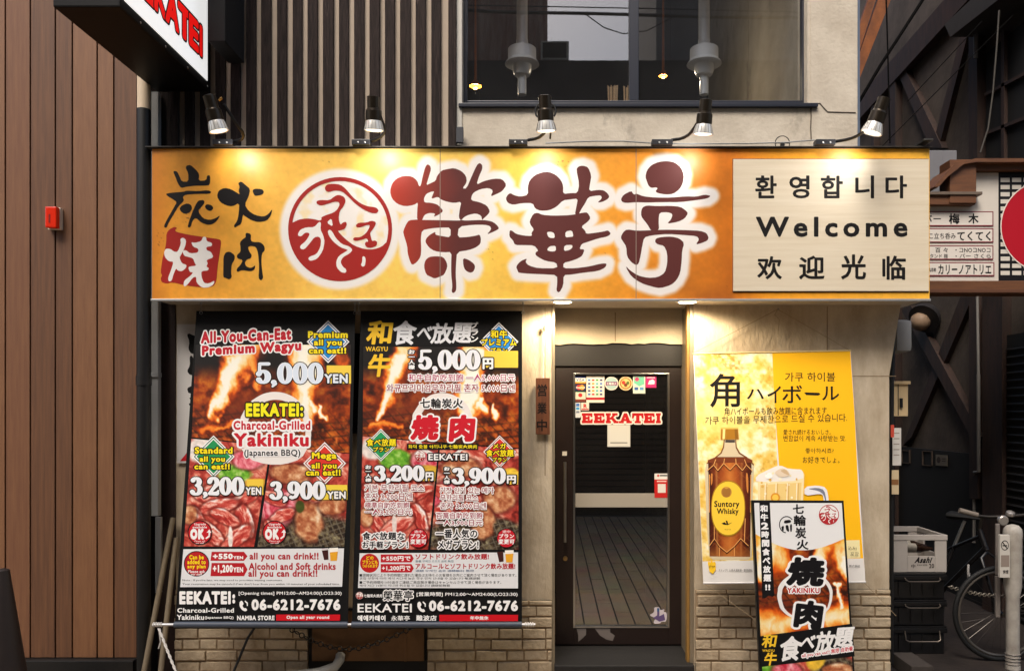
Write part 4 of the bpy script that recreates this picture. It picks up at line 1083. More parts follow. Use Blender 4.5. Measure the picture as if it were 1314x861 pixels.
def diamond(P, nm, cx, cy, r, col, ry=None):
    ry = ry or r
    for k, c in ((1, WHITE), (.93, tuple(int(v * .7) for v in col)), (.87, WHITE), (.8, col)):
        P.poly(nm, [(cx - r * k, cy), (cx, cy - ry * k), (cx + r * k, cy), (cx, cy + ry * k)], c)

# --- English banner
q1 = [(252, 399), (456, 399), (446.3, 806), (224, 806)]
b1 = banner('left black food banner in English, with 5,000 YEN over flames', q1, (258, 455.5))
P = Print(BAN, b1, .0006)
a, b = crop(220, 390, 3.913), crop(220, 600, 3.913)
A_ = lambda pts: crop_pts(220, 390, 3.913, pts); B_ = lambda pts: crop_pts(220, 600, 3.913, pts)
P.grid('fire_picture', A_([(122, 205), (902, 205), (893, 748), (102, 668)]), 210, 130,
       fire_scene(248, 442, 448, 580, [(272, 536, 296, 480, 5, 10, 1.0), (290, 500, 306, 462, 9, 12, 1.0), (300, 470, 324, 440, 11, 16, .8), (330, 500, 322, 450, 5, 10, .6), (392, 530, 396, 450, 9, 14, 1.0), (388, 480, 384, 440, 10, 12, .8), (404, 525, 400, 515, 7, 4, 1.1), (417, 534, 414, 520, 4, 2, 1.1), (262, 552, 300, 545, 4, 3, .5), (430, 440, 440, 470, 8, 6, .3)], 11))
P.grid('meat_picture', A_([(100, 676), (498, 712)]) + B_([(415, 396), (62, 394)]), 110, 130,
       meat_scene([('s', 262, 634, 20, 9, 20), ('s', 312, 640, 22, 9, -25), ('s', 284, 628, 22, 8, 5), ('s', 252, 664, 16, 9, 60), ('s', 316, 668, 22, 11, 70), ('s', 280, 650, 24, 10, -12), ('s', 270, 684, 22, 10, 40), ('s', 306, 690, 24, 10, -40), ('s', 290, 664, 20, 9, 25), ('g', 300, 608, 22, 12, 0), ('w', 258, 578, 20, 16, (236, 224, 214)), ('p', 318, 590, 20, 12, 0), ('w', 330, 622, 22, 8, (226, 170, 60)), ('b', 243, 660, 10, 12, 0), ('w', 296, 690, 3, 15, (252, 236, 226))], 21))
P.grid('meat_picture', A_([(507, 712), (893, 752)]) + B_([(868, 396), (432, 396)]), 110, 130,
       meat_scene([('k', 395, 690, 70, 34, 0), ('p', 356, 652, 22, 26, 0), ('s', 352, 640, 16, 8, 30), ('s', 362, 662, 18, 8, -20), ('s', 350, 678, 14, 7, 40), ('b', 372, 608, 26, 12, 0), ('b', 397, 670, 18, 26, 0), ('b', 426, 648, 18, 12, 0), ('w', 414, 632, 22, 9, (226, 180, 60)), ('k', 425, 690, 18, 15, 0), ('w', 385, 650, 6, 8, (70, 80, 30))], 33))
# white brush circle behind the name
cx, cy = A_([(520, 640)])[0]
pts = [(cx + 47 * math.cos(R(k * 10)) + random.uniform(-1, 1), cy + (51 if math.sin(R(k * 10)) < 0 else 41) * math.sin(R(k * 10))) for k in range(36)]
P.poly('brush_circle', [pts], (240, 232, 224), 1, holes=[[(cx + (x - cx) * .82 + 1, cy + (y - cy) * .86 + 3) for x, y in pts]])
P.poly('brush_circle', [[(x, y) for x, y in A_([(340, 712), (690, 712), (652, 778), (566, 806), (480, 806), (390, 780)])]], (238, 232, 226), 1)
P.text('heading', 'All-You-Can-Eat', a(148, 138, 602, 200), RED, .06, [(1.6, WHITE)], dy=-5)
P.text('heading', 'Premium Wagyu', a(153, 210, 652, 275), RED, .06, [(1.6, WHITE)], dy=-7)
diamond(P, 'badge#1', *A_([(787, 190)])[0], 27.4, (38, 138, 206))
P.text('badge#1', 'Premium', a(686, 137, 886, 172), YEL, .05, [(1.3, BLK)])
P.text('badge#1', 'all you', a(716, 178, 856, 218), YEL, .045, [(1.3, BLK)])
P.text('badge#1', 'can eat!!', a(690, 219, 878, 250), YEL, .045, [(1.3, BLK)])
P.rect('price#1', *a(780, 309, 902, 400), (244, 208, 74))
P.text('price#1', '5,000', a(428, 296, 760, 400), (222, 232, 244), .0, [(.9, (240, 242, 246)), (2.1, (24, 26, 34))], face='roman')
P.text('price#1', 'YEN', a(768, 352, 886, 398), (226, 232, 240), .045, [(1.6, (26, 28, 38))])
P.text('restaurant_name', 'EEKATEI:', a(374, 498, 662, 566), (246, 236, 24), .055, [(1.8, (30, 22, 18))])
P.text('restaurant_name', 'Charcoal-Grilled', a(312, 586, 698, 632), RED, .04, [(2.4, WHITE)])
P.text('restaurant_name', 'Yakiniku', a(314, 648, 690, 716), RED, .045, [(2.6, WHITE)])
P.text('restaurant_name', '(Japanese BBQ)', a(366, 730, 648, 772), (30, 24, 24), .025, [(1.2, WHITE)])
diamond(P, 'badge#2', *A_([(212, 766)])[0], 27.2, (34, 148, 84))
P.text('badge#2', 'Standard', a(118, 718, 308, 752), YEL, .045, [(1.3, BLK)])
P.text('badge#2', 'all you', a(142, 764, 270, 800), YEL, .045, [(1.3, BLK)])
P.text('badge#2', 'can eat!!', a(116, 801, 294, 830), YEL, .045, [(1.3, BLK)])
diamond(P, 'badge#3', *A_([(770, 800)])[0], 27.4, (220, 56, 40))
P.text('badge#3', 'Mega', a(706, 744, 830, 786), YEL, .045, [(1.3, BLK)])
P.text('badge#3', 'all you', a(704, 797, 830, 834), YEL, .045, [(1.3, BLK)])
P.text('badge#3', 'can eat!!', b(676, 8, 850, 40), YEL, .045, [(1.3, BLK)])
P.rect('price#2', *b(380, 58, 462, 136), (244, 206, 70)); P.rect('price#3', *b(760, 86, 884, 160), (244, 214, 70))
P.text('price#2', '3,200', b(97, 48, 364, 136), (240, 242, 246), .0, [(.8, WHITE), (2.0, (24, 24, 30))], face='roman')
P.text('price#2', 'YEN', b(374, 98, 452, 136), WHITE, .045, [(1.5, (26, 28, 38))])
P.text('price#3', '3,900', b(496, 70, 772, 158), (240, 242, 246), .0, [(.8, WHITE), (2.0, (24, 24, 30))], face='roman')
P.text('price#3', 'YEN', b(784, 118, 876, 156), WHITE, .045, [(1.5, (26, 28, 38))])
for i, x in enumerate((144, 519)):
    nm = 'upgrade_badge#%d' % i
    P.disc(nm, *B_([(x, 325)])[0], 15.6, (24, 20, 20)); P.disc(nm, *B_([(x, 325)])[0], 14.4, (196, 24, 34))
    P.text(nm, 'OK', b(x - 48, 305, x + 22, 360), WHITE, .09)
    P.poly(nm, B_([(x + 28, 352), (x + 44, 340), (x + 44, 324), (x + 34, 326), (x + 48, 308), (x + 58, 326), (x + 52, 326), (x + 50, 346), (x + 32, 358)]), WHITE)
    P.text(nm, 'Upgrade', b(x - 28, 277, x + 30, 291), WHITE, .02); P.text(nm, 'available', b(x - 36, 292, x + 36, 303), WHITE, .02)
    P.text(nm, 'Please ask', b(x - 26, 363, x + 28, 371), WHITE); P.text(nm, 'our staff', b(x - 20, 373, x + 22, 381), WHITE)
P.poly('drinks_panel', B_([(62, 408), (868, 404), (858, 596), (46, 598)]), (228, 228, 228))
P.disc('drinks_panel', *B_([(128, 481)])[0], 16.4, (28, 24, 30)); P.disc('drinks_panel', *B_([(128, 481)])[0], 15.2, (186, 26, 34))
for s_, y, h, c in (('Can be', 437, 22, YEL), ('added to', 461, 22, YEL), ('any plan', 485, 24, YEL), ('Please ask', 512, 15, WHITE), ('our staff', 528, 11, WHITE)):
    hw = {'Can be': 36, 'added to': 46, 'any plan': 46, 'Please ask': 42, 'our staff': 28}[s_]
    P.text('drinks_panel', s_, b(128 - hw, y, 128 + hw, y + h), c, .04 if c is YEL else .02)
for y0_, y1_, s_ in ((421, 466, '+550'), (477, 543, '+1,200')):
    P.poly('drinks_panel', B_([(204, y0_), (366, y0_), (384, (y0_ + y1_) / 2), (366, y1_), (198, y1_)]), (184, 26, 36))
    P.text('drinks_panel', s_, b(210, y0_ + 9, 310, y1_ - 8 if s_ == '+550' else 530), WHITE, .06); P.text('drinks_panel', 'YEN', b(312, y0_ + 21, 362, y1_ - 8 if s_ == '+550' else 524), WHITE, .05)
P.text('drinks_panel', 'all you can drink!!', b(394, 425, 740, 470), (176, 26, 38), .035)
P.text('drinks_panel', 'Alcohol and Soft drinks', b(390, 476, 826, 512), (176, 26, 38), .035)
P.text('drinks_panel', 'all you can drink!!', b(388, 512, 734, 556), (176, 26, 38), .035)
P.poly('drinks_panel', B_([(756, 412), (788, 408), (790, 460), (768, 462)]), (64, 26, 22)); P.poly('drinks_panel', B_([(758, 405), (788, 402), (788, 412), (757, 415)]), (214, 206, 204))
P.poly('drinks_panel', B_([(796, 412), (838, 408), (832, 466), (800, 466)]), (236, 168, 40)); P.poly('drinks_panel', B_([(794, 402), (838, 400), (838, 420), (796, 424)]), (250, 244, 232))
P.text('drinks_panel', "Note : If you're late, we may need to prioritize waiting customers.", b(58, 558, 560, 570), (40, 40, 40), 0, res=1)
P.text('drinks_panel', "Your reservation may be canceled if we don't hear from you within 10 minutes of your scheduled time.", b(58, 577, 846, 590), (40, 40, 40), 0, res=1)
P.text('contact_lettering', 'EEKATEI', b(42, 618, 300, 684), WHITE, .06); P.text('contact_lettering', ':', b(308, 634, 322, 680), WHITE, .09)
P.text('contact_lettering', 'Charcoal-Grilled', b(32, 702, 316, 726), WHITE, .03); P.text('contact_lettering', 'Yakiniku', b(30, 736, 166, 762), WHITE, .03); P.text('contact_lettering', '(Japanese BBQ)', b(170, 743, 314, 760), WHITE, .02)
P.text('contact_lettering', '[Opening times] PM12:00~AM24:00(LO23:30)', b(340, 620, 856, 641), WHITE, .02)
P.text('contact_lettering', '06-6212-7676', b(404, 658, 850, 714), WHITE, .055)
def phone(P, pts): P.poly('contact_lettering', pts([(344, 672), (356, 664), (366, 682), (358, 690), (366, 704), (376, 702), (384, 714), (372, 720), (356, 712), (344, 694)]), WHITE, 1); P.poly('contact_lettering', pts([(372, 664), (386, 676), (386, 692), (381, 692), (380, 680), (370, 670)]), WHITE)
phone(P, B_)
P.text('contact_lettering', 'NAMBA STORE', b(332, 740, 520, 764), WHITE, .045)
P.rect('contact_lettering', *b(528, 735, 848, 766), (206, 14, 30)); P.text('contact_lettering', 'Open all year round', b(580, 740, 794, 762), WHITE, .04)
P.flush()

# --- Japanese banner
q2 = [(463, 399), (670, 399), (669.8, 806), (451.5, 806)]
b2 = banner('right black food banner in Japanese, with gold characters and 5,000円', q2, (460.5, 671.5))
P = Print(BAN, b2, .0006)
a, b = crop(445, 390, 3.913), crop(445, 600, 3.913)
A_ = lambda pts: crop_pts(445, 390, 3.913, pts); B_ = lambda pts: crop_pts(445, 600, 3.913, pts)
P.grid('fire_picture', A_([(84, 216), (862, 216), (862, 722), (80, 662)]), 210, 130,
       fire_scene(466, 446, 666, 580, [(488, 536, 506, 485, 5, 9, 1.0), (503, 505, 514, 460, 8, 11, 1.0), (512, 470, 522, 444, 9, 12, .75), (600, 530, 606, 452, 9, 13, 1.0), (616, 525, 612, 515, 6, 3, 1.1), (636, 532, 632, 518, 5, 2, 1.1), (480, 548, 512, 545, 4, 3, .5), (640, 460, 644, 452, 6, 6, .3)], 11))
P.grid('meat_picture', A_([(80, 664), (462, 700)]) + B_([(408, 410), (66, 410)]), 105, 130,
       meat_scene([('s', 484, 630, 20, 8, 15), ('s', 536, 632, 22, 9, -20), ('s', 508, 642, 24, 9, 0), ('s', 480, 668, 18, 9, 50), ('s', 538, 664, 20, 10, 65), ('s', 508, 674, 22, 9, -25), ('s', 490, 694, 20, 8, 20), ('s', 532, 694, 22, 9, -30), ('g', 508, 588, 20, 14, 0), ('w', 478, 575, 16, 14, (236, 224, 214)), ('p', 545, 590, 18, 12, 0), ('w', 545, 606, 22, 9, (226, 180, 60)), ('w', 506, 672, 3, 12, (252, 236, 226)), ('b', 470, 664, 8, 12, 0)], 21))
P.grid('meat_picture', A_([(470, 700), (862, 728)]) + B_([(862, 410), (420, 410)]), 105, 130,
       meat_scene([('k', 610, 690, 70, 32, 0), ('p', 570, 640, 20, 22, 0), ('s', 568, 630, 16, 8, 25), ('s', 574, 650, 18, 8, -20), ('b', 588, 600, 24, 12, 0), ('b', 640, 640, 20, 16, 0), ('b', 620, 670, 16, 20, 0), ('k', 648, 680, 16, 14, 0), ('w', 655, 610, 12, 9, (240, 200, 60))], 33))
cx, cy = A_([(480, 610)])[0]
pts = [(cx + 40 * math.cos(R(k * 10)) + random.uniform(-1, 1), cy + 42 * math.sin(R(k * 10))) for k in range(36)]
P.poly('brush_circle', [pts], (240, 232, 224), 1, holes=[[(cx + (x - cx) * .82 + 1, cy + (y - cy) * .84 + 3) for x, y in pts]])
GOLD, OUTB = (244, 196, 44), (20, 18, 20)
P.text('heading', '和', a(94, 84, 220, 204), GOLD, .035, sk=4); P.text('heading', 'WAGYU', a(95, 214, 206, 238), GOLD, .03); P.text('heading', '牛', a(100, 250, 214, 366), GOLD, .035, sk=4)
for ch, bb in zip('食べ放題', ((226, 84, 344, 206), (348, 112, 422, 180), (418, 96, 526, 200), (526, 94, 622, 198))):
    P.text('heading', ch, a(*bb), (232, 232, 234), .03, sk=3)
P.vtext('heading', 'プラン', a(622, 90, 660, 194), WHITE, w=.03)
diamond(P, 'badge#1', *A_([(764, 190)])[0], 25, (44, 140, 214))
P.text('badge#1', '和牛', a(722, 132, 806, 172), YEL, .03, [(1.1, BLK)]); P.text('badge#1', 'プレミアム', a(676, 174, 852, 210), YEL, .03, [(1.1, BLK)]); P.text('badge#1', 'プラン', a(722, 220, 806, 246), YEL, .03, [(1.1, BLK)])
P.rect('price#1', *a(690, 236, 860, 320), (246, 208, 74))
P.vtext('price#1', 'お一人様', a(310, 228, 342, 330), WHITE, w=.05, out=[(1.2, OUTB)])
P.text('price#1', '5,000', a(362, 232, 668, 330), (236, 238, 244), 0, [(.8, WHITE), (2.0, OUTB)], face='roman'); P.text('price#1', '円', a(682, 272, 736, 328), WHITE, .05, [(1.5, OUTB)])
DR = (150, 22, 48)
P.text('small_lettering', '和牛自助吃到飽 一人5,000日元', a(310, 352, 844, 390), (176, 44, 96), .01, [(1.1, WHITE)], res=1)
P.text('small_lettering', '와규프리미엄무한리필 혼자 5.000日엔', a(200, 402, 844, 442), DR, .015, [(1.1, WHITE)], res=1)
P.text('dish_name', '七輪炭火', a(368, 474, 584, 524), (30, 24, 24), .03, [(1.6, WHITE)])
P.text('dish_name', '焼', a(318, 556, 458, 684), (204, 22, 40), .06, [(2.2, WHITE)], sk=3); P.text('dish_name', '肉', a(510, 556, 638, 692), (204, 22, 40), .06, [(2.2, WHITE)], sk=3)
P.rect('dish_name', *a(302, 701, 660, 731), (18, 16, 16)); P.text('dish_name', '화덕 숯불 야끼니쿠·七輪炭火焼肉', a(310, 706, 654, 726), YEL, .015, res=1)
P.text('dish_name', 'EEKATEI', a(410, 752, 606, 784), WHITE, .03, [(1.6, OUTB)]); logo(P, 'dish_name', *A_([(368, 762)])[0], 7, disc=True)
diamond(P, 'badge#2', *A_([(172, 708)])[0], 21, (36, 156, 90))
P.text('badge#2', '食べ放題', a(100, 676, 248, 714), YEL, .03, [(1.1, BLK)]); P.text('badge#2', 'プラン', a(134, 718, 214, 742), YEL, .03, [(1.1, BLK)])
diamond(P, 'badge#3', *A_([(768, 742)])[0], 21, (220, 56, 40))
P.text('badge#3', 'メガ', a(734, 700, 800, 726), YEL, .03, [(1.1, BLK)]); P.text('badge#3', '食べ放題', a(700, 730, 838, 766), YEL, .03, [(1.1, BLK)]); P.text('badge#3', 'プラン', a(732, 770, 804, 794), YEL, .03, [(1.1, BLK)])
P.rect('price#2', *b(352, 14, 444, 66), (246, 206, 70)); P.rect('price#3', *b(800, 22, 860, 84), (246, 206, 70))
P.vtext('price#2', 'お一人様', b(94, -14, 124, 72), WHITE, w=.05, out=[(1.2, OUTB)]); P.vtext('price#3', 'お一人様', b(488, -6, 518, 82), WHITE, w=.05, out=[(1.2, OUTB)])
P.text('price#2', '3,200', b(140, -10, 388, 66), (240, 242, 246), 0, [(.8, WHITE), (2.0, OUTB)], face='roman'); P.text('price#2', '円', b(396, 22, 436, 66), WHITE, .05, [(1.5, OUTB)])
P.text('price#3', '3,900', b(530, 2, 796, 80), (240, 242, 246), 0, [(.8, WHITE), (2.0, OUTB)], face='roman'); P.text('price#3', '円', b(804, 38, 850, 80), WHITE, .05, [(1.5, OUTB)])
for s_, bb, c in (('기본 무한리필 코스', (92, 84, 390, 120), DR), ('혼자 3.200日엔', (92, 126, 328, 162), DR), ('標準自助吃到飽', (92, 172, 314, 204), (160, 40, 70)), ('一人3,200日元', (92, 206, 328, 238), (160, 40, 70)),
                 ('기장 인기 있는 메가', (470, 98, 738, 130), DR), ('무한리필 코스', (470, 134, 658, 168), DR), ('혼자 3.900日엔', (470, 174, 700, 208), DR), ('百萬自助吃到飽', (450, 224, 682, 256), (160, 40, 70)), ('一人3,900日元', (450, 260, 682, 292), (160, 40, 70))):
    P.text('small_lettering', s_, b(*bb), c, .012, [(1.1, WHITE)], res=1)
for s_, bb in (('食べ放題な', (80, 322, 292, 362)), ('お手軽プラン！', (80, 368, 308, 404)), ('一番人気の', (448, 308, 656, 352)), ('メガプラン!', (458, 362, 662, 406))):
    P.text('dish_name', s_, b(*bb), (28, 26, 34), .03, [(1.4, WHITE)])
for i, x in enumerate((360, 802)):
    nm = 'upgrade_badge#%d' % i
    P.disc(nm, *B_([(x, 353)])[0], 12.4, (24, 20, 20)); P.disc(nm, *B_([(x, 353)])[0], 11.6, (200, 24, 40))
    P.text(nm, '途中', b(x - 20, 313, x + 20, 327), WHITE, .01); P.text(nm, 'プラン', b(x - 38, 331, x + 38, 353), WHITE, .04); P.text(nm, '変更可', b(x - 40, 357, x + 40, 383), WHITE, .04)
P.poly('drinks_panel', B_([(66, 428), (860, 424), (860, 604), (58, 602)]), (228, 228, 228))
P.disc('drinks_panel', *B_([(116, 478)])[0], 12.2, (190, 26, 30))
for s_, bb in (('どの', (100, 442, 136, 460)), ('プランにも', (80, 462, 156, 484)), ('つけられます', (80, 486, 156, 500))): P.text('drinks_panel', s_, b(*bb), YEL, .03)
for y0_, y1_, s_ in ((434, 474, '+550円で'), (482, 524, '+1,200円で')):
    P.poly('drinks_panel', B_([(172, y0_), (326, y0_), (338, (y0_ + y1_) / 2), (326, y1_), (172, y1_)]), (190, 28, 40)); P.text('drinks_panel', s_, b(178, y0_ + 8, 322, y1_ - 7), WHITE, .04)
P.text('drinks_panel', 'ソフトドリンク飲み放題!', b(346, 430, 714, 460), (180, 26, 40), .03); P.text('drinks_panel', 'アルコールとソフトドリンク飲み放題!', b(346, 478, 846, 508), (180, 26, 40), .03)
P.text('drinks_panel', '音量 무제한 소프트 음료 無限', b(346, 462, 538, 474), (60, 110, 130), 0, res=1); P.text('drinks_panel', '酒類 무제한 음료 酒精飲料 無限', b(346, 510, 640, 522), (60, 90, 130), 0, res=1)
for s_, bb in (('■混雑状況により予約時間に遅れた場合はお待ちのお客様をお先にご案内させて頂く場合があります。', (66, 530, 852, 546)), ('혼잡 상황에 따라 예약 시간에 늦은 경우 먼저 안내할 수 있습니다 敬請諒解', (66, 548, 670, 560)), ('■ご予約時間を10分過ぎご連絡ご来店無き場合はキャンセルさせて頂く場合があります。', (66, 566, 776, 582)), ('예약 시간 10분이 지나면 취소될 수 있습니다 請提前聯繫', (66, 584, 520, 596))):
    P.text('drinks_panel', s_, b(*bb), (44, 44, 44), 0, res=1)
P.poly('drinks_panel', B_([(754, 422), (786, 420), (788, 470), (766, 472)]), (64, 26, 22)); P.poly('drinks_panel', B_([(796, 424), (838, 420), (832, 474), (800, 474)]), (236, 168, 40)); P.poly('drinks_panel', B_([(794, 414), (838, 412), (838, 430), (796, 432)]), (250, 244, 232))
logo(P, 'contact_lettering', *B_([(66, 640)])[0], 4.6, disc=True); P.text('contact_lettering', '七輪炭火焼肉', b(88, 632, 180, 650), WHITE, .02, res=1)
for ch, x in zip('榮華亭', (186, 236, 288)): P.text('contact_lettering', ch, b(x, 614, x + 46, 666), BLK, .02, [(1.2, WHITE)])
P.text('contact_lettering', 'EEKATEI', b(56, 680, 328, 724), WHITE, .02); P.text('contact_lettering', '에에카테이', b(56, 738, 196, 768), WHITE, .05); P.text('contact_lettering', '永華亭', b(224, 740, 318, 766), WHITE, .015); P.text('contact_lettering', '難波店', b(350, 738, 452, 766), WHITE, .03)
P.text('contact_lettering', '[営業時間] PM12:00〜AM24:00(LO23:30)', b(352, 622, 858, 646), WHITE, .02); P.text('contact_lettering', '06-6212-7676', b(414, 664, 860, 718), WHITE, .055)
phone(P, lambda p: crop_pts(445, 600, 3.913, [(x + 12, y + 4) for x, y in p]))
P.rect('contact_lettering', *b(466, 736, 860, 768), (208, 14, 30)); P.text('contact_lettering', '年中無休', b(620, 742, 712, 762), WHITE, .03)
P.flush()
# the pole through the hems and its rope
pl = thing('banner_pole', 'white pole threaded through both banner hems with knotted ends', 'pole', tuple(BAN.at(445, 806)))
g = nb(); tube(g, [BAN.at(196, 801, .0005), BAN.at(687, 801, .0005)], .0085, 12); part('rod', g, mat('pale_metal_rod', (205, 205, 208), .35, metal=.4), pl, True)
for x, w_ in ((203, 5), (680, 5)):
    g = nb()
    for k in range(4): ring(g, BAN.at(x - w_ + k * 3, 801), (1, .1 * (k - 1.5), .15), .0115, .004, 14, 6)
    part('knot', g, M_ROPE, pl, True)
g = nb(); p0 = BAN.at(204, 806); p1 = Vector((X(252, 4.5), 4.5, .01)); n = 60
for s_ in (0, math.pi):
    tube(g, [p0.lerp(p1, i / n) + Vector((math.cos(i * .9 + s_), math.sin(i * .9 + s_), 0)) * .0042 - Vector((0, 0, .02 * math.sin(math.pi * i / n))) for i in range(n + 1)], .0045, 6)
tube(g, [p0, p0 + Vector((.01, 0, -.08)), p0 + Vector((-.002, 0, -.12))], .004, 6)
single('tie_rope', 'twisted white rope running from the left pole end to the ground', 'rope', g, M_ROPE, smooth=True)
# hidden white poster with black strokes behind the English banner
wpst = thing('wall_poster', 'white poster mostly hidden behind the left banner, black strokes at its edge', 'poster', (X(260, 5.08), 5.085, Z(594, 5.08)))
g = nb(); bx(g, X(227, 5.08), X(330, 5.08), 5.08, 5.088, Z(594, 5.08), Z(416, 5.08)); part('sheet', g, mat('poster_paper', (206, 202, 198), .7), wpst)
P = Print(Plane((0, 5.08, 0), (0, -1, 0)), wpst)
p3 = (170, 370, 3.44)
for pts in ([(240, 205), (250, 198), (262, 205), (285, 212), (320, 230), (320, 300), (260, 290), (246, 268), (252, 235)], [(252, 300), (262, 296), (270, 312), (320, 330), (320, 390), (255, 384), (240, 365), (254, 340)], [(240, 440), (262, 430), (320, 440), (320, 470), (248, 466)], [(250, 480), (320, 476), (320, 496), (256, 494)], [(248, 505), (320, 500), (320, 520), (252, 520)], [(252, 535), (320, 530), (320, 580), (256, 575)]):
    P.poly('brush_lettering', [crop_pts(*p3, pts)], (22, 20, 20), 1)
P.poly('red_triangle', crop_pts(*p3, [(210, 762), (242, 722), (290, 700), (290, 762)]), (190, 26, 36)); P.flush()
# chain across the hatch and a hose at its foot
g = nb(); n = 26
pp = [W(372 + i * (530 - 372) / n, 806 + 30 * math.sin(math.pi * min(1, i / n * 1.02)) * (1 - .25 * i / n), 5.02) for i in range(n + 1)]
for i in range(n):
    c = (pp[i] + pp[i + 1]) / 2; dd = (pp[i + 1] - pp[i])
    ring(g, c, dd.cross(Vector((0, 1, 0)) if i % 2 else Vector((0, .1, 1))), .015, .0038, 12, 5)
single('chain', 'black chain sagging in front of the steel hatch', 'chain', g, M_BLACK, smooth=True)
g = nb(); tube(g, [W(320, 868, 4.98), W(380, 866, 4.98), W(410, 862, 4.99), W(430, 855, 5.0), W(436, 846, 5.03), W(437, 840, 5.06)], .03, 12)
single('drain_hose', 'grey ribbed drain hose below the steel hatch', 'hose', g, M_GREY, smooth=True)
g = nb(); tube(g, [W(297, 868, 4.95), W(318, 818, 5.05), W(330, 800, 5.07)], .008, 8)
single('black_cable', 'black cable hanging below the left banner in front of the bricks', 'cable', g, M_BLACK, smooth=True)

# ------------------------------------------------------------------ yellow drinks poster
ps = thing('hanging_poster', 'yellow highball poster with a whisky bottle and mug hung on the beige wall', 'poster', tuple(W(1000, 749, 4.82)))
PO = Plane((0, 5.07, Z(452, 5.07)), (0, Z(452, 5.07) - Z(748, 4.81), -(5.07 - 4.81)))
qp = [(889.7, 454.5), (1091.6, 450.5), (1110.5, 747), (902.5, 748.5)]
g = nb(); prism(g, [PO.at(*p) for p in qp], -PO.n * .0012); part('sheet', g, mat('poster_white', (232, 230, 226), .5), ps)
g = nb(); tube(g, [PO.at(889.4, 454.2), PO.at(1092, 450)], .005, 8); part('top_rod', g, mat('poster_rod', (214, 190, 130), .5), ps)
g = nb(); tube(g, [PO.at(902.3, 748), PO.at(1110.8, 746.5)], .006, 8); part('bottom_rod', g, mat('poster_rod_pale', (206, 204, 204), .4), ps)
g = nb(); nail = W(998, 397, 5.085)
tube(g, [PO.at(890, 453), nail], .0016, 5); tube(g, [PO.at(1091, 450), nail], .0016, 5); tube(g, [nail, W(994, 404, 5.08), W(1000, 410, 5.08), W(998, 433, 5.085)], .0016, 5)
tube(g, [PO.at(903, 748), W(978, 801, 4.66)], .0016, 5); tube(g, [PO.at(1109, 747), W(1150, 790, 4.72)], .0016, 5)
part('string', g, mat('string', (150, 130, 100), .8), ps)
g = nb(); lathe(g, nail + Vector((0, .02, 0)), (0, -1, 0), [(0, .003), (.03, .003), (.031, .007), (.034, .005)], 10); part('nail', g, M_STEEL, ps)
P = Print(PO, ps, .0005)
pa, pb_ = crop(880, 440, 3.9125), crop(880, 630, 3.7325)
PA = lambda pts: crop_pts(880, 440, 3.9125, pts); PB = lambda pts: crop_pts(880, 630, 3.7325, pts)
def splash(px, py, u, v):
    n = fbm(px / 9, py / 9, 91, 5); n2 = fbm(px / 3.5, py / 3.5, 95, 4); n3 = fbm(px / 28, py / 28, 99, 3)
    c = ramp(n * .7 + n3 * .3 - .04, [(0, (214, 160, 40)), (.34, (238, 196, 90)), (.5, (250, 228, 160)), (.62, (252, 242, 210)), (1, (255, 252, 238))])
    m = np.clip((n2 - .58) * 5, 0, 1) * np.clip((.46 - n) * 6 + .5, 0, 1)
    c = blend(c, m * .55, (190, 130, 30))
    m = caps(px, py, 925, 456, 945, 470, 14, 10) * np.clip(n2 * 2 - .6, 0, 1)
    c = blend(c, np.clip(m, 0, .7), (150, 96, 20))
    m = caps(px, py, 905, 530, 940, 535, 26, 26); c = blend(c, np.clip(m, 0, .75), (248, 222, 130))
    return c
P.grid('splash_picture', PA([(40, 58), (436, 52), (466, 640), (478, 800)][:2]) + [(1003, 722), (901.6, 722)], 100, 230, splash)
P.poly('yellow_field', PA([(434, 52), (826, 42), (850, 400), (868, 780)]) + [(1108.6, 728), (1004, 726)] + PA([(480, 760), (470, 640), (452, 400), (440, 200)]), (248, 186, 16))
P.poly('pale_field', [(901.5, 720), (1107.5, 716), (1110, 745.5), (902.6, 747)], (226, 222, 216))
P.poly('pale_field', PB([(706, 236), (832, 234), (836, 318), (770, 322)]), (238, 224, 168))
INK = (26, 20, 16)
P.text('heading', '角', pa(120, 154, 272, 324), INK, .012)
for ch, bb in zip('ハイボール', ((306, 232, 392, 282), (410, 216, 478, 302), (484, 212, 584, 302), (596, 252, 674, 262), (684, 218, 770, 288))):
    if ch == 'ー': P.poly('heading', PA([(594, 250), (604, 248), (668, 250), (676, 258), (664, 264), (604, 262)]), INK)
    else: P.text('heading', ch, pa(*bb), INK, .012)
P.text('heading', '가쿠 하이볼', pa(498, 148, 750, 194), INK, .006)
P.text('small_lettering', '角ハイボールも飲み放題に含まれます', pa(194, 324, 708, 364), INK, .006, dy=-1, res=1)
P.text('small_lettering', '가쿠 하이볼을 무제한으로 드실 수 있습니다.', pa(98, 370, 810, 410), INK, .006, dy=-4, res=1)
P.text('small_lettering', '愛され続けるおいしさ。', pa(490, 434, 728, 462), INK, .004, res=1)
P.text('small_lettering', '변함없이 계속 사랑받는 맛.', pa(490, 464, 804, 494), INK, .004, res=1)
P.text('small_lettering', '좋아하시죠?', pa(600, 528, 742, 554), INK, .004, res=1)
P.text('small_lettering', 'お好きでしょ。', pa(586, 570, 772, 604), INK, .006, res=1)
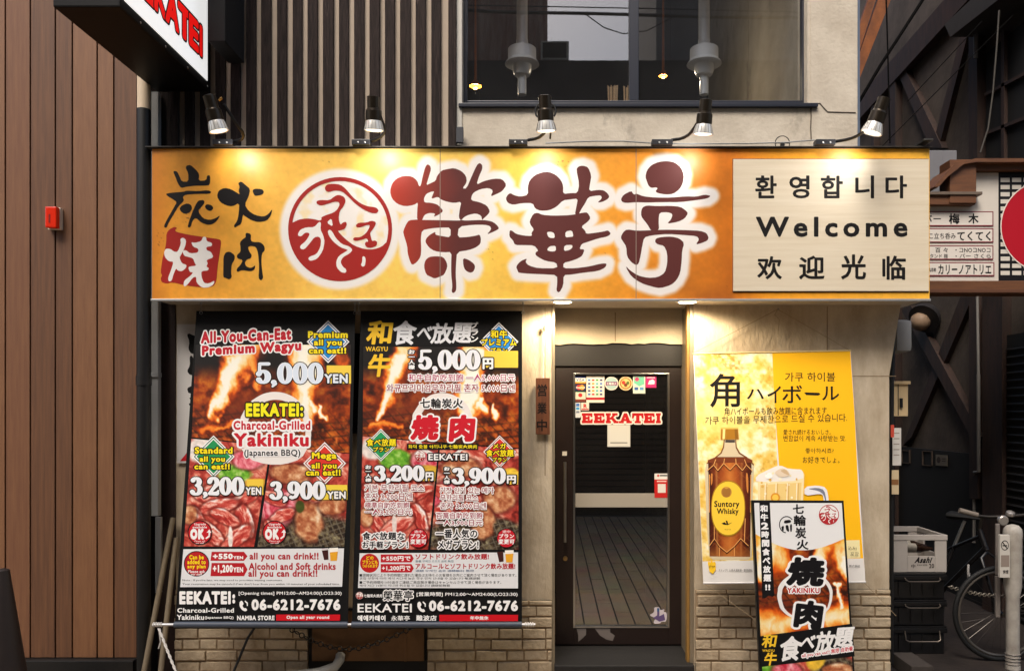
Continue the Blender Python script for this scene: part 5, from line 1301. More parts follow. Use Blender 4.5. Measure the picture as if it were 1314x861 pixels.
# the bottle as printed
cb = [(177, 424), (262, 424), (264, 486), (252, 492), (254, 520), (262, 545), (300, 572), (334, 590), (344, 640), (356, 720)]
P.poly('bottle_picture', PA([(190, 484), (252, 484), (256, 524), (272, 552), (330, 584), (342, 620)]) + PB([(316, 130), (316, 314), (300, 328), (130, 328), (112, 312), (98, 120)]) + PA([(96, 640), (104, 604), (140, 580), (174, 552), (186, 524)]), (214, 196, 160))
def whisky(px, py, u, v):
    x = (u - .5) * 2
    c = ramp(np.abs(x) * .8 + .25 * fbm(px / 7, py / 12, 111, 3) - .1, [(0, (204, 120, 50)), (.28, (168, 82, 30)), (.5, (116, 48, 18)), (.75, (74, 26, 10)), (.9, (50, 18, 8)), (1, (130, 74, 36))])
    m = np.exp(-((x + .62) / .05) ** 2) + np.exp(-((x - .55) / .05) ** 2) * .8
    c = blend(c, np.clip(m * .55, 0, .7), (214, 150, 80))
    h = np.abs(((px * .9 + py) / 15) % 1 - .5), np.abs(((px * .9 - py) / 15) % 1 - .5)
    c = blend(c, ((np.minimum(*h) < .05) & ((v < .22) | (v > .74))) * .25, (196, 120, 60))
    return blend(c, np.clip((v - .88) * 6, 0, .6), (176, 110, 50))
P.grid('bottle_picture', PA([(112, 590), (330, 590)]) + PB([(308, 314), (114, 312)]), 50, 110, whisky)
for q in ([(190, 484), (196, 484), (192, 524), (180, 554), (142, 584), (106, 608), (104, 602), (140, 578), (174, 550), (186, 522)], [(252, 484), (247, 484), (250, 526), (266, 556), (300, 576), (340, 616), (342, 608), (304, 570), (272, 550), (256, 522)]): P.poly('bottle_picture', PA(q), (120, 76, 36))
P.poly('bottle_picture', PA([(198, 486), (246, 486), (246, 500), (198, 500)]), (70, 62, 56))
P.poly('bottle_picture', PA([(110, 588), (150, 572), (300, 572), (334, 588), (334, 600), (110, 602)]), (120, 56, 24))
P.poly('bottle_picture', PA([(176, 428), (262, 428), (266, 484), (174, 486)]), (170, 116, 26)); P.poly('bottle_picture', PA([(186, 432), (198, 432), (196, 482), (184, 483)]), (246, 222, 140)); P.poly('bottle_picture', PA([(244, 430), (258, 430), (262, 482), (248, 483)]), (140, 94, 24)); P.poly('bottle_picture', PA([(176, 424), (262, 424), (262, 432), (176, 432)]), (226, 186, 90))
def line(nm, pts, wpx, col):
    for (ax_, ay_), (bx_, by_) in zip(pts, pts[1:]):
        d_ = math.hypot(bx_ - ax_, by_ - ay_); nx_, ny_ = -(by_ - ay_) / d_ * wpx / 2, (bx_ - ax_) / d_ * wpx / 2
        P.poly(nm, [(ax_ + nx_, ay_ + ny_), (bx_ + nx_, by_ + ny_), (bx_ - nx_, by_ - ny_), (ax_ - nx_, ay_ - ny_)], col)
LB, DB = (226, 160, 90), (56, 22, 8)
for pts, c_ in (([(108, 640), (140, 612), (160, 640), (190, 604), (222, 636), (252, 604), (284, 640), (304, 612), (334, 642)], LB), ([(140, 612), (150, 584)], LB), ([(190, 604), (194, 580)], LB), ([(252, 604), (250, 580)], LB), ([(304, 612), (294, 584)], LB),
                ([(110, 646), (140, 618), (160, 646), (190, 610), (222, 642), (252, 610), (284, 646), (304, 618), (332, 648)], DB), ([(118, 660), (118, 850)], LB), ([(326, 660), (324, 850)], LB)):
    line('bottle_picture', PA(pts), 1.0 if c_ == LB else .8, c_)
for pts, c_ in (([(112, 262), (136, 228), (160, 262), (196, 292), (232, 262), (262, 226), (300, 262)], LB), ([(136, 228), (136, 140)], LB), ([(160, 262), (160, 312)], LB), ([(232, 262), (232, 312)], LB), ([(280, 240), (284, 130)], LB), ([(114, 268), (138, 234), (160, 268), (196, 298), (232, 268), (262, 232), (298, 268)], DB)):
    line('bottle_picture', PB(pts), 1.0 if c_ == LB else .8, c_)
for pts in ([(124, 660), (134, 650), (134, 700), (126, 720)], [(300, 650), (312, 656), (314, 760), (304, 740)]): P.poly('bottle_picture', PA(pts), (206, 128, 58), 1)
cx, cy = PA([(212, 0)])[0][0], 652
oval = lambda k: [(cx + 22 * k * math.cos(R(i * 10)), cy + 36 * k * (abs(math.sin(R(i * 10))) ** .8) * (1 if math.sin(R(i * 10)) > 0 else -1)) for i in range(36)]
P.poly('bottle_picture', [oval(1)], (170, 124, 30)); P.poly('bottle_picture', [oval(.95)], (248, 204, 60))
P.disc('bottle_picture', *PA([(203, 748)])[0], 7, (206, 150, 60)); P.poly('bottle_picture', PA([(180, 738), (190, 726), (203, 734), (216, 726), (226, 738), (222, 768), (203, 776), (184, 768)]), (160, 108, 44), 1)
P.text('bottle_picture', 'Suntory', pa(142, 792, 268, 832), INK, .03); P.text('bottle_picture', 'Whisky', pb_(148, 82, 252, 118), INK, .03)
P.poly('bottle_picture', PB([(170, 154), (186, 148), (194, 158), (190, 140), (198, 142), (202, 156), (222, 150), (200, 162), (180, 160)]), INK)
P.text('bottle_picture', 'Finest Old', pb_(186, 180, 214, 186), (90, 66, 30), 0, res=1)
# the mug as printed
P.poly('mug_picture', PA([(360, 660), (430, 640), (500, 628), (580, 636), (594, 660), (586, 830), (362, 830)]), (246, 224, 170)); P.poly('mug_picture', PA([(350, 668), (420, 632), (470, 612), (520, 634), (586, 634), (590, 690), (352, 700)]), (238, 232, 222), 1)
P.poly('mug_picture', PA([(372, 712), (580, 700), (574, 830), (372, 830)]), (238, 206, 130))
for i in range(26):
    x, y = random.uniform(378, 570), random.uniform(650, 820); P.disc('mug_picture', *PA([(x, y)])[0], random.uniform(.8, 2.2), random.choice([(252, 242, 210), (226, 180, 90), (250, 232, 180)]), n=10)
P.poly('mug_picture', PA([(594, 722), (660, 714), (704, 726), (716, 780), (716, 840), (690, 840), (690, 770), (676, 756), (594, 768)]), (232, 230, 232), 1); P.poly('mug_picture', PA([(606, 732), (660, 726), (694, 738), (704, 790), (700, 800), (690, 760), (664, 742)]), (120, 124, 140), 1)
for x in (398, 452, 508, 556): line('mug_picture', PA([(x, 704), (x - 4, 828)]), .9, (255, 246, 220)); line('mug_picture', PA([(x + 8, 704), (x + 4, 828)]), .7, (206, 160, 80))
P.poly('mug_picture', PA([(440, 650), (480, 626), (512, 640), (524, 668), (470, 676)]), (226, 206, 180), 1); P.poly('mug_picture', PA([(470, 640), (500, 632), (520, 664), (500, 660)]), (206, 176, 136), 1); P.poly('mug_picture', PA([(392, 664), (424, 648), (436, 676), (404, 684)]), (250, 248, 240), 1)
P.disc('mug_picture', *PA([(448, 776)])[0], 6, (226, 150, 40)); P.disc('mug_picture', *PA([(448, 776)])[0], 4, (246, 200, 80))
P.poly('notice_mark', PB([(104, 342), (110, 334), (116, 342), (118, 334), (126, 332), (128, 340), (136, 336), (142, 344), (142, 376), (128, 396), (112, 384)]), (246, 198, 40)); P.text('notice_mark', 'STOP', pb_(110, 356, 138, 368), INK, .03, res=1)
P.text('small_lettering', 'ストップ！20歳未満飲酒・飲酒運転。', pb_(156, 372, 320, 384), INK, 0, res=1); P.text('small_lettering', '株式会社', pb_(780, 352, 832, 364), INK, 0, res=1); P.text('small_lettering', '込み)', pb_(776, 264, 816, 284), INK, 0, res=1); P.text('small_lettering', '포함', pb_(786, 290, 826, 310), (120, 110, 90), 0, res=1)
P.flush()

# ------------------------------------------------------------------ standing sign in front of the poster
yt, ybm = 4.55, 4.405
ST = Plane((0, yt, Z(642, yt)), (0, Z(642, yt) - Z(828, ybm), -(yt - ybm)))
def stq(px, py):
    return ST.at(px, py)
slope = (ybm - yt) / (Z(828, ybm) - Z(642, yt))
zt_s = Z(642, yt); y_ground = yt + slope * (0.03 - zt_s)
py_g = VY + FPX * (EYE - .03) / y_ground
ss = thing('standing_sign', 'leaning black framed pavement sign advertising charcoal grilled meat, in front of the yellow poster', 'sign', (X(1035, y_ground), y_ground + .1, 0))
xl = lambda py: (964.5 + (py - 641.5) * .0478, 1082.5 + (py - 641.5) * .064)
l0, r0 = xl(641.5); l1, r1 = xl(py_g)
fq = [(l0, 641.5), (r0, 642.0), (r1, py_g), (l1, py_g)]
g = nb(); prism(g, [ST.at(*p) for p in fq], -ST.n * .028); part('frame', g, mat('sign_frame_black', (12, 12, 12), .4), ss)
g = nb()
bq = [Vector((ST.at(*p).x, 0, 0)) for p in fq]
for x_ in (bq[0].x + .16, bq[1].x - .05):
    a0 = Vector((x_, yt + .03, zt_s - .02)); b0 = Vector((x_ + .02, yt + .24, 0.0))
    prism(g, [a0, a0 + Vector((.03, 0, 0)), b0 + Vector((.03, 0, 0)), b0], (0, .025, .004))
bx(g, bq[0].x + .17, bq[1].x - .02, yt + .16, yt + .18, .38, .41)
part('rear_leg', g, M_BLACK, ss)
P = Print(ST, ss, .0008)
sb = crop(880, 630, 3.7325)
SB = lambda pts: crop_pts(880, 630, 3.7325, pts)
il = lambda py: (xl(py)[0] + 3, xl(py)[1] - 2.6)
P.poly('white_panel', [(il(645)[0], 645), (il(645)[1], 645.2), (il(720)[1], 720), (il(720)[0], 720)], (236, 235, 232))
def sfire(px, py, u, v):
    c = fire_scene(970, 690, 1096, 808, [(1050, 720, 1060, 690, 8, 16, .9), (1085, 740, 1092, 690, 6, 14, 1.0), (1000, 720, 990, 700, 14, 20, .7), (975, 735, 985, 700, 8, 16, .9), (1078, 780, 1070, 750, 3, 2, 1.0), (1010, 800, 1090, 790, 10, 14, .75), (980, 800, 1000, 806, 16, 16, .8)], 71)(px, py, u, np.clip(v * .55 + .45, 0, 1))
    return blend(c, np.clip((.18 - v) * 4, 0, .8), (250, 190, 40))
P.grid('fire_picture', [(il(684)[0] + .1, 684), (il(684)[1] - .1, 684), (il(806)[1] - .1, 800), (il(818)[0] + .1, 816)], 120, 120, sfire)
top = [(il(645)[0], 645), (il(645)[1], 645.2), (il(690)[1], 691)] + [(il(690)[1] + (il(684)[0] - il(690)[1]) * k / 14, 691 + 17.5 * math.sin(math.pi * k / 14) - 5.5 * k / 14) for k in range(1, 14)] + [(il(685)[0], 685)]
P.poly('white_panel', top, (236, 235, 232))
P.poly('black_stripe', SB([(352, 52), (402, 50), (424, 500), (414, 506), (398, 498), (380, 512), (366, 514)]), (24, 22, 22))
for i, ch in enumerate('和牛2時間食べ放題'):
    y = 66 + i * 41.5; x = 356 + i * 2.0
    P.text('side_lettering', ch, sb(x, y, x + 36, y + 34), WHITE, .05)
P.text('side_lettering', '!!', sb(380, 446, 404, 474), WHITE, .05)
for ch, bb in zip('七輪炭火', ((512, 62, 566, 108), (516, 114, 576, 166), (524, 172, 576, 226), (530, 232, 588, 280))):
    P.text('heading', ch, sb(*bb), (28, 24, 24), .03)
# small round brush mark and the red emblem
ccx, ccy = SB([(482, 160)])[0]
P.poly('brush_mark', [[(ccx + 9.6 * math.cos(R(i * 12)), ccy + 11 * math.sin(R(i * 12))) for i in range(8, 28)] + [(ccx + 8.4 * math.cos(R(i * 12)), ccy + 9.8 * math.sin(R(i * 12))) for i in range(27, 7, -1)]], (30, 26, 26))
P.poly('brush_mark', SB([(470, 140), (500, 136), (506, 150), (470, 156)]), (30, 26, 26), 1); P.poly('brush_mark', SB([(476, 164), (490, 160), (496, 196), (482, 190)]), (30, 26, 26), 1); P.poly('brush_mark', SB([(456, 170), (470, 164), (468, 192), (460, 186)]), (30, 26, 26), 1); P.poly('brush_mark', SB([(498, 160), (508, 156), (508, 192), (500, 196)]), (30, 26, 26), 1)
logo(P, 'emblem', *SB([(685, 113)])[0], 12.9, (180, 36, 40), disc=True)
ccx, ccy = SB([(570, 500)])[0]
cp = [(ccx + 36 * math.cos(R(i * 10)) + random.uniform(-.7, .7), ccy + 32 * math.sin(R(i * 10))) for i in range(36)]
P.poly('brush_circle', [cp], (238, 234, 228), 1, holes=[[(ccx + (x - ccx) * .87 + 1, ccy + (y - ccy) * .88 + 1.5) for x, y in cp]])
P.text('dish_name', '焼', sb(478, 312, 656, 450), (22, 18, 20), .06, [(3.0, WHITE)], sk=5, dy=2)
P.text('dish_name', '肉', sb(512, 516, 646, 650), (22, 18, 20), .06, [(3.0, WHITE)], sk=5, dy=4)
P.text('dish_name', 'YAKINIKU', sb(486, 462, 640, 488), (190, 30, 40), .04, [(1.2, WHITE)])
P.poly('black_band', SB([(350, 694), (796, 634), (808, 790), (356, 836)]), (22, 20, 20))
P.text('band_lettering', '和', sb(360, 684, 428, 748), GOLD, .03, sk=3); P.text('band_lettering', 'WAGYU', sb(366, 756, 424, 768), GOLD, .03); P.text('band_lettering', '牛', sb(370, 770, 430, 834), GOLD, .03, sk=3)
for ch, bb in zip('食べ放題', ((442, 696, 546, 816), (540, 694, 612, 758), (612, 672, 706, 778), (704, 654, 796, 750))):
    P.text('band_lettering', ch, sb(*bb), (238, 236, 232), .035, sk=4, dy=-2)
P.text('band_lettering', 'all you can eat!! 無限 自助餐', sb(556, 774, 800, 800), (206, 30, 50), .02, [(1.2, WHITE)], dy=-9, res=1)
bl_, br_ = il(py_g - 4)
P.grid('food_picture', [(il(856)[0], 855), (il(845)[1], 842), (br_, py_g - 4), (bl_, py_g - 4)], 90, 70,
       meat_scene([('g', 995, 856, 22, 9, 0), ('k', 1072, 858, 30, 18, 0), ('b', 1076, 860, 18, 10, 0), ('w', 1000, 868, 20, 8, (238, 232, 226)), ('p', 1010, 860, 18, 10, 0), ('w', 1046, 848, 12, 12, (236, 190, 60))], 51))
P.flush()

# ------------------------------------------------------------------ hanging open sign, lamps and boxes on the wall
op = thing('open_sign', 'small dark wooden plaque with three carved characters hanging on a white cord', 'sign', tuple(W(696.5, 557, 5.07)))
g = nb(); bx(g, X(687.5, 5.06), X(705.5, 5.06), 5.06, 5.082, Z(557.5, 5.06), Z(485, 5.06), .003); part('board', g, mat('plaque_wood', (108, 62, 34), .5, noise=.35, scale=6, stretch=(10, 10, 1), rgb2=(70, 36, 20)), op)
g = nb(); tube(g, [W(697, 485, 5.07), W(698, 420, 5.075), W(698, 418, 5.07)], .0035, 8); lathe(g, W(697.6, 458, 5.072), (0, 0, 1), [(0, .005), (.02, .006), (.022, .004)], 10); part('cord', g, M_ROPE, op, True)
g = nb(); tube(g, [W(698, 420, 5.07), W(698, 396, 5.07)], .0016, 6); bx(g, X(696.5, 5.06), X(699.5, 5.06), 5.062, 5.08, Z(424, 5.06), Z(418, 5.06)); part('hook', g, M_STEEL, op)
P = Print(Plane((0, 5.06, 0), (0, -1, 0)), op)
for ch, bb in zip('営業中', ((689.5, 493, 702, 508.5), (689.5, 516, 701.5, 531), (689, 538, 702, 553))): P.text('carved_lettering', ch, bb, (26, 18, 16), .02, res=2)
P.flush()

# ------------------------------------------------------------------ things on the corner of the restaurant
g = nb(); bx(g, X(1146, 5.3), X(1167, 5.3), 5.25, 5.45, Z(452, 5.3), Z(411, 5.3), .03)
single('utility_cover', 'rounded grey utility cover high on the corner of the beige wall', 'cover', g, M_GREY, smooth=True)
mb = thing('meter_box', 'cream electric meter box on the alley side of the beige corner', 'box', tuple(W(1154, 535, 5.35)))
g = nb(); bx(g, X(1143, 5.35), X(1161, 5.35), 5.3, 5.5, Z(534, 5.35), Z(492, 5.35), .004); bx(g, X(1141, 5.35), X(1163, 5.35), 5.285, 5.51, Z(493, 5.35) - .002, Z(489.5, 5.35), .003); part('casing', g, mat('cream_metal', (210, 184, 140), .5), mb)
g = nb(); bx(g, X(1152, 5.3), X(1153, 5.3), 5.298, 5.302, Z(533, 5.3), Z(493, 5.3)); bx(g, X(1154, 5.3), X(1157.5, 5.3), 5.285, 5.301, Z(523, 5.3), Z(511, 5.3), .002); part('latch', g, M_BLACK, mb)
g = nb(); tube(g, [W(1147, 410, 5.2), W(1144, 480, 5.2), W(1143.5, 560, 5.2), W(1143.5, 700, 5.2), W(1143.5, 852, 5.2)], .016, 10)
single('corner_pipe', 'dark vertical pipe running down the alley corner of the beige wall', 'pipe', g, M_BLACK, smooth=True)
for (x0, y0, x1, y1), lb, c in (((1145, 549, 1156, 597), 'upper white paper notice tied to the corner pipe', (200, 196, 188)), ((1144, 603, 1153, 634), 'lower cream notice with a brown band under the paper notice', (196, 176, 140))):
    g = nb(); bx(g, X(x0, 5.17), X(x1, 5.17), 5.165, 5.17, Z(y1, 5.17), Z(y0, 5.17), .0008)
    o = single('paper_notice', lb, 'notice', g, mat('notice_%d' % c[0], c, .7), 'notices on the corner pipe')
    P = Print(Plane((0, 5.165, 0), (0, -1, 0)), o)
    if y0 < 560:
        for k in range(5): P.rect('printed_lines', x0 + 1.5, y0 + 6 + k * 7, x1 - 2, y0 + 7.4 + k * 7, (150, 140, 130))
    else: P.rect('printed_lines', x0, y0 + 12, x1, y0 + 19, (130, 90, 56))
    P.flush()
g = nb(); bx(g, X(1139.5, 5.12), X(1143.5, 5.12), 5.075, 5.08, Z(561, 5.08), Z(545, 5.08)); single('warning_sticker', 'tiny red and white warning sticker on the corner pipe', 'sticker', g, mat('sticker_red', (190, 70, 50), .5))

# ------------------------------------------------------------------ the alley's right side: dark half-timbered building
XS = 3.9
SW = Plane((XS, 7, 0), (-1, 0, 0))
hb = thing('half_timbered_building', 'dark half timbered building along the narrow alley on the right', 'building', (XS, 7.5, 0))
g = nb(); bx(g, XS, XS + 3, 5.3, 16, 0, 8.5); part('wall', g, M_ALLEY, hb)
def beams(nm, quads, t, m, bev=0):
    g = nb()
    for q in quads: prism(g, [SW.at(*p) for p in q], SW.n * t)
    return part(nm, g, m, hb)
beams('diagonal_brace', [[(1158, 93), (1168, 88), (1217, 190), (1201, 190)]], .06, M_TIMBER)
beams('diagonal_brace', [[(1246, 20), (1255, 20), (1213, 182), (1207, 172)]], .05, M_TIMBER)
beams('diagonal_brace', [[(1165, 398), (1177, 392), (1269, 560), (1262, 572)]], .07, M_TIMBER)
beams('diagonal_brace', [[(1239, 381), (1255, 381), (1176, 560), (1164, 572)]], .05, M_TIMBER)
beams('floor_beam', [[(1094, 145), (1236, -14), (1268, -14), (1094, 172)]], .09, M_TIMBER)
for q in ([(1149, 110), (1158, 104), (1158, 700), (1149, 690)], [(1254, 8), (1265, 0), (1266, 640), (1255, 640)], [(1126, 140), (1130, 130), (1130, 420), (1126, 420)], [(1272, 380), (1298, 372), (1298, 800), (1272, 780)]):
    beams('post', [q], .08, M_TIMBER)
beams('dado', [[(1090, 566), (1272, 584), (1272, 800), (1090, 700)]], .04, M_ALLEYDARK)
g = nb()
for x0, x1, y0, y1 in ((1162, 1172, 577, 593), (1189, 1201, 578, 596)):
    for q in ([(x0, y0), (x1, y0 + 1), (x1, y0 + 2), (x0, y0 + 1)], [(x0, y1), (x1, y1 + 1), (x1, y1 + 2), (x0, y1 + 1)], [(x0, y0), (x0 + 1, y0), (x0 + 1, y1), (x0, y1)], [(x1, y0), (x1 + 1, y0), (x1 + 1, y1 + 1), (x1, y1 + 1)]):
        prism(g, [SW.at(*p) for p in q], SW.n * .05)
part('dado_panel_moulding', g, mat('worn_moulding', (70, 56, 46), .7), hb)
# dark lattice window and its boards, upper right
beams('dark_window', [[(1268, 70), (1420, -60), (1420, 215), (1268, 232)]], .02, M_BLACKFLAT)
g = nb()
for q in ([(1292, 40), (1296, 40), (1296, 220), (1292, 220)], [(1270, 120), (1420, 40), (1420, 46), (1270, 124)], [(1270, 170), (1420, 110), (1420, 116), (1270, 174)]): prism(g, [SW.at(*p) for p in q], SW.n * .05)
part('window_lattice', g, M_TIMBER, hb)
beams('eave_board', [[(1254, 32), (1300, -8), (1340, -8), (1262, 48)]], .3, mat('eave_grey', (58, 54, 52), .7, noise=.3, scale=6))
# roller shutter near the right edge
g = nb(); y_a, y_b = FPX * XS / (1420 - VX), FPX * XS / (1297 - VX)
bx(g, XS - .04, XS - .002, y_a, y_b, 0, Z(430, FPX * XS / (1300 - VX)))
sh = part('roller_shutter', g, M_ALLEYDARK, hb)
g = nb(); z = .05
while z < 2.3:
    tube(g, [(XS - .045, y_a, z), (XS - .045, y_b - .03, z)], .014, 6); z += .065
part('shutter_slats', g, mat('shutter_metal', (34, 30, 27), .6, metal=.4), sh)
for (x0, y0, x1, y1), lb, nm in (((1207, 583, 1222, 597), 'small pale notice plate on the dark dado of the alley', 'notice_plate'),):
    g = nb(); prism(g, [SW.at(x0, y0, .045), SW.at(x1, y0 + 1, .045), SW.at(x1, y1 + 1, .045), SW.at(x0, y1, .045)], SW.n * .005)
    o = single(nm, lb, 'plate', g, mat('plate_grey', (104, 96, 84), .5))
    P = Print(SW, o, .0512); P.disc('printed_mark', 1211, 590, 2.6, (60, 50, 46), 4); P.rect('printed_mark', 1215, 588, 1220, 589, (60, 50, 46)); P.rect('printed_mark', 1215, 591, 1220, 592, (60, 50, 46)); P.flush()
g = nb(); tube(g, [SW.at(1268.5, 380, .1), SW.at(1270, 480, .1)], .012, 8); tube(g, [SW.at(1270, 480, .1), SW.at(1270.5, 605, .1), SW.at(1262, 606, .08), SW.at(1259, 612, .06), SW.at(1258, 696, .06)], .015, 8)
single('conduit_pipe', 'thin grey conduit running down the dark alley wall to the right of the cross brace', 'pipe', g, mat('conduit_dim', (120, 116, 112), .5), smooth=True)
wl = thing('alley_lamp', 'dark domed wall lamp with a pale lower face above the alley cross brace', 'lamp', tuple(SW.at(1200, 424)))
c = SW.at(1199, 408, .14)
g = nb(); lathe(g, c + Vector((.1, 0, .06)), (-.7, -.5, -.55), [(0, .05), (.04, .12), (.1, .15), (.15, .155)], 20); part('hood', g, mat('lamp_hood', (44, 42, 44), .5), wl, True)
g = nb(); bmesh.ops.create_icosphere(g, subdivisions=2, radius=.1, matrix=Matrix.Translation(c + Vector((-.02, -.04, -.04)))); part('diffuser', g, mat('dusty_diffuser', (150, 124, 100), .6), wl, True)
# orange stair stringers between the buildings
os_ = thing('steel_stair', 'rusty orange steel stair stringers rising between the two buildings', 'stair', tuple(W(1098, 120, 8.2)))
for q, nm in (([(1088, 78), (1118, -12), (1128, -12), (1088, 112)], 'stringer'), ([(1088, 112), (1131, -12), (1148, -12), (1090, 134)], 'stringer')):
    g = nb(); prism(g, [W(x, y, 8.2) for x, y in q], (0, .06, 0)); part(nm, g, M_ORANGE, os_)
# cables strung along the alley
for pts, r, lb in (([(1090, 152), (1130, 84), (1165, 30), (1192, -12)], .014, 'thick black cable rising steeply beside the orange stair'),
                   ([(1137, -5), (1139, 60), (1141, 140), (1142, 184)], .006, 'thin cable hanging vertically in front of the alley wall'),
                   ([(1132, 188), (1200, 120), (1252, 68), (1300, 20)], .004, 'lower thin wire slanting across the upper alley wall'),
                   ([(1165, 130), (1230, 60), (1260, 28)], .004, 'upper thin wire slanting across the alley braces'),
                   ([(1282, 14), (1279, 60), (1274, 120), (1268, 165), (1258, 196)], .007, 'pale cable curving down in front of the dark alley window')):
    g = nb(); tube(g, [W(x, y, 6.3) for x, y in pts], r, 6)
    single('alley_cable', lb, 'cable', g, mat('pale_cable', (58, 54, 48), .7) if 'pale' in lb else mat('cable_black', (14, 13, 13), .95, spec=.1), smooth=True)
g = nb(); tube(g, [SW.at(1266.5, 40, .1), SW.at(1266.5, 75, .1)], .02, 8); single('insulator', 'small grey insulator on the post beside the dark alley window', 'insulator', g, M_GREY, smooth=True)

# roofed sign board
ysb = 5.6
rs = thing('roofed_signboard', 'white bar signboard with small timber roof and big red disc by the alley', 'sign', (X(1300, ysb), ysb, Z(378, ysb)))
f7 = lambda pts: crop_pts(1180, 190, 4.1, pts)
g = nb(); bx(g, X(1246, ysb), X(1400, ysb), ysb, ysb + .05, Z(361, ysb), Z(222, ysb)); bx(g, X(1190, ysb), X(1246, ysb), ysb, ysb + .05, Z(361, ysb), Z(262, ysb)); part('panel', g, mat('sign_white', (214, 206, 194), .5, noise=.1, scale=3), rs)
g = nb(); bx(g, X(1180, ysb), X(1402, ysb), ysb - .04, ysb + .1, Z(378, ysb), Z(361.5, ysb), .004); part('bottom_beam', g, M_SIGNWOOD, rs)
g = nb(); bx(g, X(1180, ysb), X(1402, ysb), ysb - .05, ysb + .1, Z(377, ysb), Z(373, ysb), .002); part('bottom_ledge', g, mat('sign_timber_dark', (88, 52, 30), .6), rs)
g = nb(); prism(g, [W(x, y, ysb - .1) for x, y in f7([(75, 205), (180, 90), (295, 55), (920, 55), (920, 74), (300, 74), (235, 84), (150, 150), (100, 205)])], (0, .3, 0)); part('roof', g, M_SIGNWOOD, rs)
g = nb(); bx(g, X(1212.5, ysb), X(1246, ysb), ysb - .07, ysb + .08, Z(264, ysb), Z(209, ysb), .003); bx(g, X(1246, ysb), X(1402, ysb), ysb - .05, ysb + .08, Z(221, ysb), Z(208, ysb), .003); part('post', g, M_SIGNWOOD, rs)
g = nb(); bx(g, X(1180, ysb), X(1246, ysb), ysb - .06, ysb + .06, Z(265.5, ysb), Z(254, ysb), .003); part('crossbar', g, M_SIGNWOOD, rs)
g = nb(); bx(g, X(1180, ysb), X(1253, ysb), ysb - .08, ysb + .02, Z(254, ysb) + .001, Z(250, ysb), .003); part('shelf', g, mat('grey_wood', (112, 96, 82), .7, noise=.3, scale=14), rs)
P = Print(Plane((0, ysb, 0), (0, -1, 0)), rs)
s7 = crop(1180, 190, 4.1)
P.rect('lattice', 1281.2, 221.4, 1399, 360.8, (28, 28, 32))
for i in range(6):
    for j in range(14):
        x, y = 426 + i * 60, 158 + j * 37.6
        P.rect('lattice', *s7(x, y, x + 48, y + 22), (208, 202, 190))
P.disc('red_disc', 1342.5, 291, 59.4, (226, 214, 204), n=60); P.disc('red_disc', 1342.5, 291, 58, (172, 14, 34), n=60)
for y0_, y1_ in ((335, 412), (424, 498), (514, 588), (602, 674)):
    x1_ = 386 if y0_ < 600 else 391
    P.rect('bar_names', *s7(-20, y0_, x1_, y1_), (120, 22, 42)); P.rect('bar_names', *s7(-20, y0_ + 5, x1_ - 5, y1_ - 5), (218, 210, 200))
BK = (24, 20, 20)
P.text('bar_names', 'バー', s7(20, 356, 110, 390), BK, .02); P.text('bar_names', '梅', s7(152, 346, 208, 402), BK, .03); P.text('bar_names', '木', s7(254, 346, 308, 400), BK, .03)
P.text('bar_names', 'こ立ち呑み', s7(48, 448, 188, 480), BK, .015); P.text('bar_names', 'てくてく', s7(196, 440, 372, 490), BK, .025)
P.text('bar_names', '百 々', s7(80, 526, 146, 552), BK, .015); P.text('bar_names', '・コNOコNOコ', s7(186, 528, 370, 550), BK, .015); P.text('bar_names', 'タンド 梅', s7(52, 558, 146, 582), BK, .01); P.text('bar_names', '・バー さくら', s7(186, 558, 372, 582), BK, .01)
P.text('bar_names', 'use', s7(50, 632, 84, 652), BK, .02); P.text('bar_names', 'カリーノアトリエ', s7(96, 614, 374, 666), BK, .025)
P.flush()
g = nb(); bx(g, X(1185, 5.9), X(1228, 5.9), 5.9, 6.1, Z(252, 5.9), Z(193, 5.9), .006); bx(g, X(1209, 5.9), X(1210, 5.9), 5.897, 5.9, Z(252, 5.9), Z(194, 5.9))
single('cable_cabinet', 'light grey metal cabinet behind the right end of the shop sign', 'cabinet', g, mat('cabinet_grey', (120, 120, 124), .5, noise=.1, scale=6))

# ------------------------------------------------------------------ crates
M_CRATE = mat('grey_crate_plastic', (180, 172, 164), .45, noise=.12, scale=8)
xc0, xc1, yc0, yc1 = X(1147, 5.7), X(1215, 5.7), 5.7, 6.14
zc0, zc1 = Z(734, 5.7), Z(686, 5.7)
bc = thing('beer_crate', 'pale grey bottle crate with bottles lying inside, on top of the black crates', 'crate', ((xc0 + xc1) / 2, 5.9, zc0))
g = nb(); t_ = .016
bx(g, xc0 + .006, xc1 - .006, yc0 + .005, yc1 - .005, zc0, zc0 + .02, .003)
for ya, yb_ in ((yc0, yc0 + t_), (yc1 - t_, yc1)):
    for x0, x1 in ((xc0, xc0 + .1), (xc1 - .085, xc1)): bx(g, x0, x1, ya + .001, yb_ - .001, zc0, zc1 - .041, .004)
    bx(g, xc0 + .1, xc1 - .085, ya + .0015, yb_ - .0015, zc0 + .001, zc0 + .115, .003)
    bx(g, xc0 - .004, xc1 + .004, ya - .004, yb_ + .004, zc1 - .04, zc1, .005)
for xa_, xb_ in ((xc0, xc0 + t_), (xc1 - t_, xc1)):
    for y0_, y1_ in ((yc0 + t_, yc0 + .11), (yc1 - .11, yc1 - t_)): bx(g, xa_, xb_, y0_, y1_, zc0 + .001, zc1 - .042, .003)
    bx(g, xa_ + .001, xb_ - .001, yc0 + .11, yc1 - .11, zc0 + .002, zc0 + .115, .003); bx(g, xa_ - .004, xb_ + .004, yc0 + t_ + .005, yc1 - t_ - .005, zc1 - .039, zc1 - .001, .005)
part('crate_body', g, M_CRATE, bc)
P = Print(Plane((0, yc0 + .0015, 0), (0, -1, 0)), bc, .0006)
